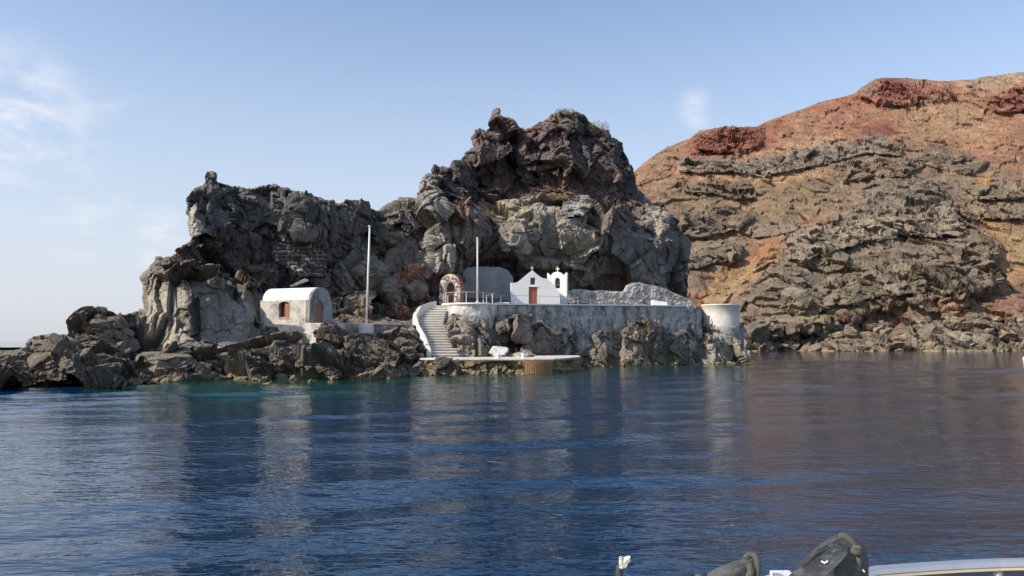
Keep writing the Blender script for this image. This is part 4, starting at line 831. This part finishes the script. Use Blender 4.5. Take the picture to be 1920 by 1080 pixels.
# ------------------------------------------------------------------ stone arch
sa0 = at(824, 568, 80.6); sa = empty('stone_arch', 'rough red and white stone arch beside the cave wall', 'arch', (sa0.x, sa0.y, 6.1), rad(-16)); sa.scale = (1.1, 1.1, 1.08)
AO = [(0, 0), (2.02, 0), (2.04, 1.7)]+[(1.02+1.02*math.cos(a), 1.9+1.2*math.sin(a)) for a in np.linspace(0, math.pi, 16)]+[(0, 1.7)]
AH = arch_pts(1.0, .52, .02, 1.75, .66, 12)
plate('mortar_body', AO, [AH], 0, .95, M['mortar'], sa)
MB().box(.3, 1.75, .7, .9, 0, 2.6).build('back_wall', M['dark_stone'], sa)
rg = random.Random(9); sb = MB(); sb2 = MB()
def stone(mb, c, sx, sy, sz, rz):
    Mt = Matrix.Translation(c) @ Matrix.Rotation(rz, 4, 'Y') @ Matrix.Rotation(rg.uniform(-.2, .2), 4, 'Z')
    V = [Mt @ Vector((x*sx*rg.uniform(.75, 1.1), y*sy, z*sz*rg.uniform(.75, 1.1))) for x, y, z in ((-1, -1, -1), (1, -1, -1), (1, 1, -1), (-1, 1, -1), (-1, -1, 1), (1, -1, 1), (1, 1, 1), (-1, 1, 1))]
    mb.add(V, [(0, 3, 2, 1), (4, 5, 6, 7), (0, 1, 5, 4), (1, 2, 6, 5), (2, 3, 7, 6), (3, 0, 4, 7)])
for ring in range(4):
    f = (ring+.5)/4
    for z in np.arange(.06, 1.75, .15):
        for s_ in (-1, 1):
            xo = 1.01+s_*(.55+f*.45); stone(sb if rg.random() < .62 else sb2, (xo+rg.uniform(-.03, .03), -.0, z+rg.uniform(-.03, .03)), .078, .075, .058, rg.uniform(-.4, .4))
    for k in range(13+ring*3):
        a = math.pi*(k+.5)/(13+ring*3); rr_ = .60+f*.40; stone(sb if rg.random() < .62 else sb2, (1.01+rr_*math.cos(a), 0, 1.78+(rr_*1.2+.0)*math.sin(a)), .066, .075, .08, -a+math.pi/2+rg.uniform(-.2, .2))
for z in np.arange(.08, 2.2, .17):
    for y in np.arange(.1, .95, .19): stone(sb, (2.03, y+rg.uniform(-.03, .03), z), .05, .08, .065, 0)
for a in np.linspace(.1, 2.6, 16):
    for y in np.arange(.1, .95, .19): stone(sb, (1.02+1.03*math.cos(a), y, 1.9+1.22*math.sin(a)), .07, .08, .05, -a+math.pi/2)
o = sb.build('red_stones', M['red_stone'], sa); o['kind'] = 'stuff'; o = sb2.build('pale_stones', M['old_white'], sa); o['kind'] = 'stuff'

# ------------------------------------------------------------------ dry stone wall on the slope
def draped(name, poly, gap, mat, parent, look_=look, step=4):
    xs_ = [p[0] for p in poly]; ys_ = [p[1] for p in poly]
    GX, GY = np.meshgrid(np.arange(min(xs_), max(xs_)+1, step), np.arange(min(ys_), max(ys_)+1, step))
    s_ = _sdf_full(poly, GX.astype(float), GY.astype(float)); Yl = np.array([[look_(x, y) for x in r] for r in GX[0:1].repeat(len(GX), 0) for y in [0]]) if False else np.vectorize(look_)(GX, GY)
    for _ in range(6):
        Yp = np.pad(Yl, 1, 'edge'); Yl = np.minimum(Yl, (Yp[:-2, 1:-1]+Yp[2:, 1:-1]+Yp[1:-1, :-2]+Yp[1:-1, 2:])/4)
    P = at_np(GX.astype(float), GY.astype(float), Yl-gap); I2 = np.full(GX.shape, -1); k = s_ > 0; I2[k] = np.arange(k.sum())
    a, b_, c_, d_ = I2[:-1, :-1], I2[:-1, 1:], I2[1:, 1:], I2[1:, :-1]; ok = (a >= 0) & (b_ >= 0) & (c_ >= 0) & (d_ >= 0)
    o = link(name, mesh_np(name, P[k], np.stack([a[ok], d_[ok], c_[ok], b_[ok]], -1), mat, True), parent)
    return lambda px, py: float(Yl[int(np.clip(round((py-min(ys_))/step), 0, Yl.shape[0]-1)), int(np.clip(round((px-min(xs_))/step), 0, Yl.shape[1]-1))]-gap)
def stone_mesh(name, seed, mat):
    r = random.Random(seed); bm = bmesh.new(); bmesh.ops.create_cube(bm, size=2)
    bmesh.ops.bevel(bm, geom=bm.edges[:], offset=.35, segments=1, affect='EDGES')
    for v_ in bm.verts: v_.co = Vector((v_.co.x*r.uniform(.75, 1.1), v_.co.y*r.uniform(.8, 1.1), v_.co.z*r.uniform(.75, 1.1)))
    me = bpy.data.meshes.new(name); bm.to_mesh(me); bm.free(); me.materials.append(mat); return me
SM = [stone_mesh('stone', i, M['dark_stone']) for i in range(8)]
SP2 = [stone_mesh('stone', 20+i, M['pale_rubble']) for i in range(6)]
def stone_wall(name, label, poly, sz, meshes, mat, gap=.12, seed=1, ratio=1.5):
    c = np.mean(poly, 0); e = empty(name, label, 'wall', at(c[0], c[1], look(*c))); lk = draped('pointing', poly, gap, mat, e); r = random.Random(seed)
    e_loc = Vector(e.location)
    for ch_ in e.children: ch_.location = -e_loc
    y = min(p[1] for p in poly)+sz/2; row = 0
    while y < max(p[1] for p in poly):
        x = min(p[0] for p in poly)+r.uniform(0, sz)
        while x < max(p[0] for p in poly):
            wpx = sz*ratio*r.uniform(.6, 1.25)
            if _sdf_full(poly, np.array([x+wpx/2]), np.array([y]))[0] > 1:
                Y = lk(x+wpx/2, y); s_ = Y/FPX; p = at(x+wpx/2, y+r.uniform(-.8, .8), Y-.03)
                o = link('stone', r.choice(meshes), e); o.location = p-e_loc; o.scale = (wpx*s_*.46, .16, sz*s_*.44*r.uniform(.8, 1.05)); o.rotation_euler = (0, r.uniform(-.15, .15), .35+r.uniform(-.1, .1))
            x += wpx
        y += sz
    return e
stone_wall('dry_stone_wall', 'dark dry stone wall with pale joints on slope behind house', [(508, 462), (530, 450), (580, 456), (612, 470), (616, 500), (600, 520), (570, 522), (540, 505), (515, 490)], 7.0, SM, M['pointing'], .25, 4)
stone_wall('upper_terrace_wall', 'pale tan stone wall high on the crag above the chapel', [(1052, 378), (1085, 366), (1108, 366), (1112, 385), (1098, 402), (1060, 410)], 6.5, SP2, M['pale_rubble'], .35, 5)

# ------------------------------------------------------------------ boulders
def rock_mesh(name, seed, sub, mat, planes=13, rough=.05):
    r = np.random.RandomState(seed); bm = bmesh.new(); bmesh.ops.create_icosphere(bm, subdivisions=sub, radius=1.0)
    V = np.array([v_.co for v_ in bm.verts]); F = np.array([[v_.index for v_ in f.verts] for f in bm.faces]); bm.free()
    V *= np.array([1, r.uniform(.8, 1.1), r.uniform(.75, 1.0)])
    for _ in range(planes):
        n_ = r.normal(size=3); n_ /= np.linalg.norm(n_); d0 = r.uniform(.45, .80); k = V@n_-d0; V -= np.where(k > 0, k*.97, 0)[:, None]*n_
    v1, c1 = facets(V+seed*7.1, (.55, .55, .45), seed, 1.4); N_ = V/np.linalg.norm(V, axis=1, keepdims=True)
    V += N_*(rough*1.1*v1-.05*sst(.07, 0, c1)+rough*.8*fbm(V*3+seed, 4, seed, .6))[:, None]
    V -= (V.max(0)+V.min(0))/2; V /= np.abs(V).max(0)
    return mesh_np(name, V, F, mat)
NEAR = [rock_mesh('boulder', 40+i, 5, M['boulder'], 10+i % 6, .07+.025*(i % 3)) for i in range(14)]
M['pale_boulder'] = rock_mat('pale_boulder_rock', attr=False, base=(.20, .178, .145), s=.8, bump=1.0)
BIG = [rock_mesh('boulder', 70+i, 6, M['pale_boulder'], 12, .05) for i in range(4)]
FAR = [rock_mesh('boulder', 90+i, 4, M['far_boulder'], 11, .05) for i in range(9)]
FARD = [rock_mesh('boulder', 120+i, 4, rock_mat('far_dark_boulder_rock', attr=False, base=(.12, .10, .082), s=2, bump=.8), 11, .05) for i in range(3)]
rb = random.Random(77)
def boulder(px, py, wp, hp, meshes, parent=None, lk=look, Y=None, sink=.25, rz=None, tilt=.25, depth=None, label=None, name='boulder'):
    Y = lk(px, py) if Y is None else Y
    s_ = Y/FPX; o = link(name, rb.choice(meshes), parent); dpt = depth or (.5*wp*rb.uniform(.8, 1.15))
    o.location = at(px, py, Y-dpt*s_*(1-2*sink)*.5); o.scale = (wp/2*s_, dpt*s_, hp/2*s_)
    z = rz if rz is not None else rb.uniform(-.5, .5); o.rotation_euler = (rb.uniform(-tilt, tilt), rb.uniform(-tilt, tilt), z)
    if label: tag(o, label, 'boulder')
    return o
# notable boulders: things of their own
for (px, py, wp, hp, mesh, lab) in (
        (688, 517, 84, 74, BIG, 'huge rounded boulder on the slope behind the tall left flagpole'),
        (737, 497, 46, 62, BIG, 'upright grey boulder at upper right of the huge rounded one'),
        (716, 462, 44, 36, NEAR, 'block above the huge boulder, beside a tuft of dry grass'),
        (752, 470, 36, 40, NEAR, 'squat dark boulder wedged under the left cliff corner'),
        (776, 545, 46, 42, BIG, 'tilted pale slab on the slope just left of the stone arch'),
        (712, 590, 34, 44, NEAR, 'small standing boulder right of the tall flagpole foot'),
        (618, 626, 58, 42, NEAR, 'brown lumpy boulder in front of the boathouse door'),
        (102, 668, 84, 88, NEAR, 'tall square sea rock at the far left of the headland'),
        (204, 612, 92, 46, NEAR, 'dark flat topped block leaning on the left cliff foot'),
        (204, 652, 104, 56, NEAR, 'wide rounded block under the flat topped one at left'),
        (208, 690, 76, 36, BIG, 'pale wedge shaped sea rock below the left cliff'),
        (308, 692, 118, 56, BIG, 'large pale boulder at the waterline under the left cliff'),
        (22, 690, 90, 76, NEAR, 'dark shadowed rock at the left edge of the picture'),
        (150, 692, 76, 34, NEAR, 'low ridged sea rock between the tall square rock and pale wedge'),
        (185, 712, 92, 26, NEAR, 'low dark rock in the water below the pale wedge'),
        (835, 690, 60, 42, NEAR, 'weed covered rock standing before the left end of the landing'),
        (1385, 672, 26, 18, NEAR, 'small tidal boulder at the foot of the round tower rock')):
    boulder(px, py, wp, hp, mesh, label=lab, sink=.3, tilt=.15, name='boulder', Y=(61.5 if px == 835 else (60.5 if px == 618 else None)))
# rubble along the near shore
sh_top = lambda px: np.interp(px, [-80, 60, 140, 250, 330, 480, 640, 700, 760, 800], [668, 665, 668, 668, 672, 658, 640, 636, 640, 676])
sh_bot = lambda px: np.interp(px, [-80, 0, 250, 500, 700, 800, 900], [728, 724, 716, 712, 707, 703, 700])
for k in range(215):
    px = rb.uniform(-70, 792); a, b_ = sh_top(px), sh_bot(px); u = rb.random(); py = a+(b_-a)*u
    wp = rb.uniform(10, 30)*(1.5 if rb.random() < .22 else 1); boulder(px, py, wp, wp*rb.uniform(.5, .95), NEAR, headland, sink=.35)
for k in range(26):
    px = rb.uniform(640, 790); py = rb.uniform(575, 606) if px < 765 else rb.uniform(545, 580); wp = rb.uniform(7, 20); boulder(px, py, wp, wp*rb.uniform(.6, 1), NEAR, headland)
for k in range(30):
    px = rb.uniform(1092, 1402); boulder(px, rb.uniform(676, 684), rb.uniform(8, 20), rb.uniform(6, 13), NEAR, headland, sink=.4)
for k in range(14):
    px = rb.uniform(795, 985); boulder(px, rb.uniform(698, 704), rb.uniform(9, 22), rb.uniform(6, 13), NEAR, headland, Y=rb.uniform(61.5, 62.8))
# rubble of the far shore
for k in range(250):
    px = rb.uniform(1392, 2060); u = rb.random()**.8; py = 657-u*(52 if px < 1720 else 66); wp = rb.uniform(7, 20)*(1.9 if rb.random() < .16 else 1); boulder(px, py, wp, wp*rb.uniform(.55, .95), FARD if rb.random() < .25 else FAR, hillside, hlook, sink=.3)
for (px, py, wp, hp, lab) in ((1742, 632, 58, 52, 'big smooth pale boulder on the far shore, second from the cleft'), (1700, 640, 44, 40, 'pale split boulder on the far shore left of the smooth one'), (1790, 640, 46, 40, 'dark shadowed boulder on the far shore right of the smooth one'),
                            (1495, 562, 56, 50, 'rounded dark block on the far slope above the round tower'), (1420, 625, 50, 36, 'angular slab on far shore just right of the round tower')):
    boulder(px, py, wp, hp, FAR, lk=hlook, label=lab, sink=.3)
for (px, py, wp, hp, lab) in ((937, 662, 40, 26, 'white painted rock at the back of the landing'), (978, 667, 54, 14, 'flat pale rock on the landing beside the white painted one')):
    p = onz(px, py+hp/2, LZ); o = boulder(px, py, wp, hp, [rock_mesh('painted_rock', 150+px, 5, M['old_white'] if px == 937 else M['pale_rubble'], 16, .03)], Y=72.0, label=lab, name='painted_rock')
# fallen boards behind the house roof
e = empty('fallen_boards', 'weathered grey boards leaning behind the boathouse roof', 'boards', at(560, 536, 68.6))
for k in range(3):
    a = Vector((-.75+.1*k, 0, -.05)); b_ = Vector((.55+.14*k, .2, .62-.06*k)); d = (b_-a).normalized(); MB().tube([a, b_], .07, 4).build('board', M['pale_rubble'], e)

# ------------------------------------------------------------------ plants
def shrub(name, label, px, py, wp, hp, mat, n_leaf, Y=None, lk=look, leaf=.12, upright=.5, group=None, cat='shrub'):
    Y = lk(px, py) if Y is None else Y; s_ = Y/FPX; base = at(px, py+hp*.4, Y-.15); e = empty(name, label, cat, base, group=group); r = random.Random(int(px*7+py)); V = []; F = []
    W, H = wp*s_/2, hp*s_
    cl = [(r.uniform(-.7, .7)*W, r.uniform(-.5, .5)*W*.8, r.uniform(.15, .75)*H, r.uniform(.25, .5)) for _ in range(9)]
    for k in range(n_leaf):
        c = r.choice(cl); d = Vector((r.gauss(0, 1), r.gauss(0, 1), r.gauss(0, 1))).normalized(); q = r.random()**.4
        p = Vector((c[0]+d.x*c[3]*W*q, c[1]+d.y*c[3]*W*q, max(0, c[2]+d.z*c[3]*H*.7*q)))
        ax = (d+Vector((0, 0, upright))+Vector((r.gauss(0, .5), r.gauss(0, .5), r.gauss(0, .3)))).normalized(); sd_ = ax.cross(Vector((r.gauss(0, 1), r.gauss(0, 1), r.gauss(0, 1)))).normalized(); L_ = leaf*r.uniform(.6, 1.5); w_ = L_*.22
        i = len(V); V += [p-sd_*w_, p+sd_*w_, p+ax*L_+sd_*w_*.4, p+ax*L_-sd_*w_*.4]; F.append((i, i+1, i+2, i+3))
    MB().add(V, F).build('foliage', mat, e); mb = MB()
    for c in cl: mb.tube([(c[0]*.15, c[1]*.15, -.3), (c[0]*.6, c[1]*.6, c[2]*.55), (c[0], c[1], c[2])], [.03, .02, .008], 5)
    mb.build('stem', M['dark_stone'], e); return e
for (px, py, wp, hp, mt, nl, lab) in (
        (855, 388, 32, 24, 'dry', 1500, 'dry yellow bush on the ledge left of the upper stone wall'), (1055, 219, 60, 26, 'green', 2200, 'grey-green scrub growing on the summit of the crag'), (1122, 246, 42, 34, 'dry', 1800, 'dry scrub on the right shoulder of the summit'),
        (735, 450, 44, 26, 'dry', 1600, 'tuft of dry grass above the grey blocks by the left pole'), (1030, 374, 90, 18, 'dry', 1800, 'band of dry scrub above the pale upper stone wall'), (905, 402, 50, 12, 'dry', 700, 'low dry scrub on the ledge above the cave'),
        (765, 520, 60, 44, 'redbush', 2600, 'red-brown dry bush above the tilted pale slab'), (808, 525, 48, 52, 'redbush', 2600, 'red-brown dry bush touching the left of the stone arch'), (795, 570, 50, 30, 'redbush', 1600, 'brown withered bush at the head of the stairs'),
        (702, 585, 36, 30, 'dry', 1200, 'clump of yellow grass at the foot of the tall left flagpole'), (745, 588, 60, 26, 'redbush', 1800, 'low brown scrub behind the low boundary wall'), (892, 606, 9, 9, 'green', 160, 'tiny green plant growing on the rock below the bastion'),
        (850, 412, 44, 22, 'redbush', 1300, 'reddish scrub below the dry yellow bush on the ledge'), (480, 508, 60, 16, 'dry', 1100, 'dry scrub on the ledge above the left cliff block')):
    shrub('dry_bush' if mt != 'green' else 'scrub', lab, px, py, wp, hp, M[mt], nl)
rs = random.Random(31)
V = []; F = []      # scattered scrub tufts on the far hill: too many and too small to count
for k in range(2600):
    px = rs.uniform(1190, 2050); py = rs.uniform(160, 600); Y = hlook(px, py)
    if not np.isfinite(Y): continue
    q = np.array([px]), np.array([py])
    if _sdf_full(HOUT, *q)[0] < 6 or rs.random() < .3: continue
    c = at(px, py, Y-.4); s_ = rs.uniform(.25, .8)
    for j in range(5):
        d = Vector((rs.gauss(0, 1), rs.gauss(0, 1), abs(rs.gauss(0, .8))+.3)).normalized(); a = d.cross(Vector((rs.gauss(0, 1), rs.gauss(0, 1), 0.1))).normalized(); i = len(V)
        V += [c+a*s_*.35, c-a*s_*.35, c+d*s_]; F.append((i, i+1, i+2))
o = MB().add(V, F).build('hill_scrub', M['dry']); o['kind'] = 'stuff'; o['label'] = 'sparse dry scrub tufts scattered over the red hillside'; o['category'] = 'scrub'

# ------------------------------------------------------------------ things afloat
b0 = onz(1923, 674, 0.0); o = MB().lathe([(.01, -.3), (.25, -.25), (.36, 0), (.33, .25), (.18, .42), (.08, .46), (.08, .56), (.01, .58)], n=24).build('buoy', M['white'], None, True); o.location = b0; tag(o, 'white mooring buoy afloat at the right edge of the picture', 'buoy')
b0 = onz(1453, 664, 0.0); e = empty('floating_log', 'small dark floating object in water right of the tower rock', 'float', b0); MB().tube([(-1.1, 0, .02), (-.4, 0, .10), (.5, 0, .10), (1.1, .1, .03)], [.06, .16, .15, .05], 8).build('log', M['dark_stone'], e)

# ------------------------------------------------------------------ bow of the boat the picture is taken from
bo = empty('boat_bow', 'bow of the boat in the foreground with its curved metal rail', 'boat', (0.9, 2.0, 0))
BO = Vector(bo.location)
def bl(px, py, Y): return at(px, py, Y)-BO
rail_pts = [at(px, py, Y)-BO for px, py, Y in ((1590, 1085, 2.30), (1645, 1072, 2.32), (1720, 1066.5, 2.34), (1800, 1061.5, 2.35), (1870, 1058.5, 2.35), (1930, 1057, 2.34), (2050, 1058, 2.30), (2300, 1075, 2.15))]
def ribbon(pts, w, h, dz):
    mb = MB(); V = []
    for p in pts: V += [p+Vector((0, -w/2, dz-h/2)), p+Vector((0, -w/2, dz+h/2)), p+Vector((0, w/2, dz+h/2)), p+Vector((0, w/2, dz-h/2))]
    mb.add(V, [(i*4+k, i*4+(k+1) % 4, i*4+4+(k+1) % 4, i*4+4+k) for i in range(len(pts)-1) for k in range(4)]+[(0, 1, 2, 3), tuple(range(len(V)-4, len(V)))]); return mb
ribbon(rail_pts, .030, .021, .004).build('rail', M['steel'], bo, bevel=.004)
ribbon(rail_pts, .034, .0065, -.0102).build('warm_reflection_strip', M['strip'], bo, bevel=.001)  # added strip, coloured like the warm reflection along the rail's underside
for i in (1, 4, 6): q = rail_pts[i]; MB().tube([q+Vector((0, 0, -.012)), q+Vector((0, -.05, -.5))], .012, 10).build('stanchion', M['steel'], bo, True)
hull = [(-.9, 1.4), (-.55, 2.1), (.0, 2.62), (.35, 2.72), (.8, 2.72), (1.5, 2.55), (2.4, 2.1), (2.9, 1.3), (2.9, -2.6), (-.9, -2.6)]
MB().add([(x*.80+.15-BO.x+.3, y*.88-BO.y, .0-.3) for x, y in hull]+[(x-BO.x+.25, y-BO.y, 1.30) for x, y in hull], [tuple(range(9, -1, -1)), tuple(range(10, 20))]+[(i, (i+1) % 10, 10+(i+1) % 10, 10+i) for i in range(10)]).build('hull', M['gel'], bo)
# rubber mooring covers with rope
def cover(name, label, pts, mat, wid, rope, Yc, parts):
    e = empty(name, label, 'fender', at(pts[0][0], 1150, Yc)); E = Vector(e.location)
    P = [at(px, py, Yc+dy)-E for px, py, dy in pts]; r = [w_*Yc/FPX for w_ in wid]
    V = []; n = 14
    for i, p in enumerate(P):
        d = (P[min(i+1, len(P)-1)]-P[max(i-1, 0)]).normalized(); a = d.cross(Vector((0, 1, 0))).normalized(); b2 = Vector((0, 1, 0))
        for k in range(n):
            an = 2*math.pi*k/n; cr_ = 1+.10*math.cos(3*an+.6)+.05*math.cos(5*an); V.append(p+(a*math.cos(an)*1.0+b2*math.sin(an)*.8)*r[i]*cr_)
    F = [(i*n+k, i*n+(k+1) % n, (i+1)*n+(k+1) % n, (i+1)*n+k) for i in range(len(P)-1) for k in range(n)]+[tuple(range(n)), tuple(range(len(V)-n, len(V)))]
    MB().add(V, F).build('cover', mat, e, True)
    for (rp, rr_) in rope:
        Q = [at(px, py, Yc+dy)-E for px, py, dy in rp]
        # resample smoothly and twist three strands
        S = []
        for i in range(len(Q)-1):
            p0_, p1_, p2_, p3_ = Q[max(0, i-1)], Q[i], Q[i+1], Q[min(len(Q)-1, i+2)]
            for j in range(14):
                u = j/14; S.append(.5*((2*p1_)+(-p0_+p2_)*u+(2*p0_-5*p1_+4*p2_-p3_)*u*u+(-p0_+3*p1_-3*p2_+p3_)*u*u*u))
        S.append(Q[-1]); R_ = rr_*Yc/FPX; mb = MB()
        for ph_ in range(3):
            T = []
            for i, p in enumerate(S):
                d = (S[min(i+1, len(S)-1)]-S[max(i-1, 0)]).normalized(); a = d.cross(Vector((0, 1, .01))).normalized(); b2 = d.cross(a); an = i*.62+ph_*2*math.pi/3; T.append(p+(a*math.cos(an)+b2*math.sin(an))*R_*.52)
            mb.tube(T, R_*.47, 7)
        mb.build('rope', M['rope'], e, True)
    for (tri, mt) in parts:
        Q = [at(px, py, Yc+dy)-E for px, py, dy in tri]; MB().tube(Q, .0022, 6).build('white_fleck', mt, e)
    return e
cover('rubber_fender', 'smaller faded grey rubber fender tied with rope, left of the pair', [(1418, 1046, 0), (1410, 1052, 0), (1394, 1066, 0), (1366, 1092, 0), (1330, 1122, 0), (1290, 1160, 0), (1250, 1230, 0)], M['grey_cover'], [2, 9, 20, 34, 42, 46, 48],
      [([(1398, 1046, -.05), (1406, 1041, -.045), (1415, 1042, -.05), (1420, 1052, -.06), (1421, 1066, -.06), (1418, 1085, -.06), (1412, 1120, -.06)], 6), ([(1405, 1060, -.06), (1408, 1072, -.065), (1402, 1086, -.06), (1396, 1110, -.05)], 6.5)], 2.1, [])
cover('rubber_fender', 'larger black rubber fender with rope over its top, right of the pair', [(1602, 1004, .02), (1598, 1011, .02), (1590, 1026, .02), (1578, 1050, .02), (1562, 1080, .02), (1540, 1120, .02), (1520, 1200, .02)], M['rubber'], [8, 24, 38, 50, 62, 72, 80],
      [([(1576, 1005, -.06), (1584, 1006, -.065), (1594, 1012, -.07), (1603, 1022, -.075), (1609, 1034, -.08), (1610, 1050, -.09), (1606, 1068, -.10), (1604, 1095, -.11)], 6.5), ([(1601, 1027, -.085), (1611, 1027, -.095), (1614, 1032, -.09), (1606, 1036, -.10), (1598, 1032, -.09)], 5)], 2.15,
      [([(1540, 1052, -.12), (1546, 1056, -.125), (1552, 1052, -.125)], M['white']), ([(1617, 1068, -.10), (1621, 1072, -.10)], M['white']), ([(1541, 1037, -.05), (1547, 1037, -.05)], M['white'])])
M['flap'] = mottled('worn_black_flap', [(.022, .023, .024), (.06, .063, .062), (.10, .105, .11)], 7, (.45, .6), rough=.6, bump=.25, bdist=.004, fine=160)
e = empty('black_strap_cover', 'worn black rubber flap draped on the left of the larger fender', 'cover', at(1550, 1150, 2.05)); E = Vector(e.location)
fl_ = [(1578, 1014, -.02), (1590, 1022, -.05), (1588, 1040, -.09), (1570, 1060, -.12), (1540, 1085, -.14), (1480, 1088, -.12), (1500, 1068, -.10), (1530, 1040, -.06), (1558, 1026, -.03)]
Q = [at(px, py, 2.12+dy)-E for px, py, dy in fl_]; MB().add(Q+[q+Vector((0, .02, 0)) for q in Q], [tuple(range(9)), tuple(range(17, 8, -1))]+[(i, (i+1) % 9, 9+(i+1) % 9, 9+i) for i in range(9)]).build('flap', M['flap'], e)
o = MB().box(-.04, .035, -.03, .03, -.06, 0).build('cleat', M['gel'], bo, bevel=.012); o.location = at(1467, 1073, 2.1)-BO
e = empty('frayed_stick', 'dark stick with frayed white tip in the foreground', 'stick', at(1161, 1150, 1.9)); E = Vector(e.location)
MB().tube([at(1161, 1180, 1.9)-E, at(1161, 1090, 1.9)-E, at(1162, 1062, 1.9)-E, at(1166, 1056, 1.9)-E], [.010, .0095, .009, .007], 10).build('shaft', M['rubber'], e, True)
mb = MB()
for k in range(26):
    a = at(1167+rs.uniform(-5, 5), 1062+rs.uniform(-4, 3), 1.895+rs.uniform(-.01, .01))-E; b_ = at(1169+rs.uniform(-8, 14), 1046+rs.uniform(-5, 8), 1.895+rs.uniform(-.015, .015))-E; mb.tube([a, a.lerp(b_, .6)+Vector((0, 0, .003)), b_], [.004, .0042, .0012], 5)
mb.build('frayed_tip', plain('frayed_white_fibre', (.72, .66, .54), .9, .25, 90, .3, 200), e)
p = at(1314, 1076, 2.05); o = MB().lathe([(.001, 0), (.016, 0), (.014, -.02), (.010, -.03), (.010, -.2), (.001, -.2)], n=12).build('knob', M['rubber'], bo, True); o.location = p-BO
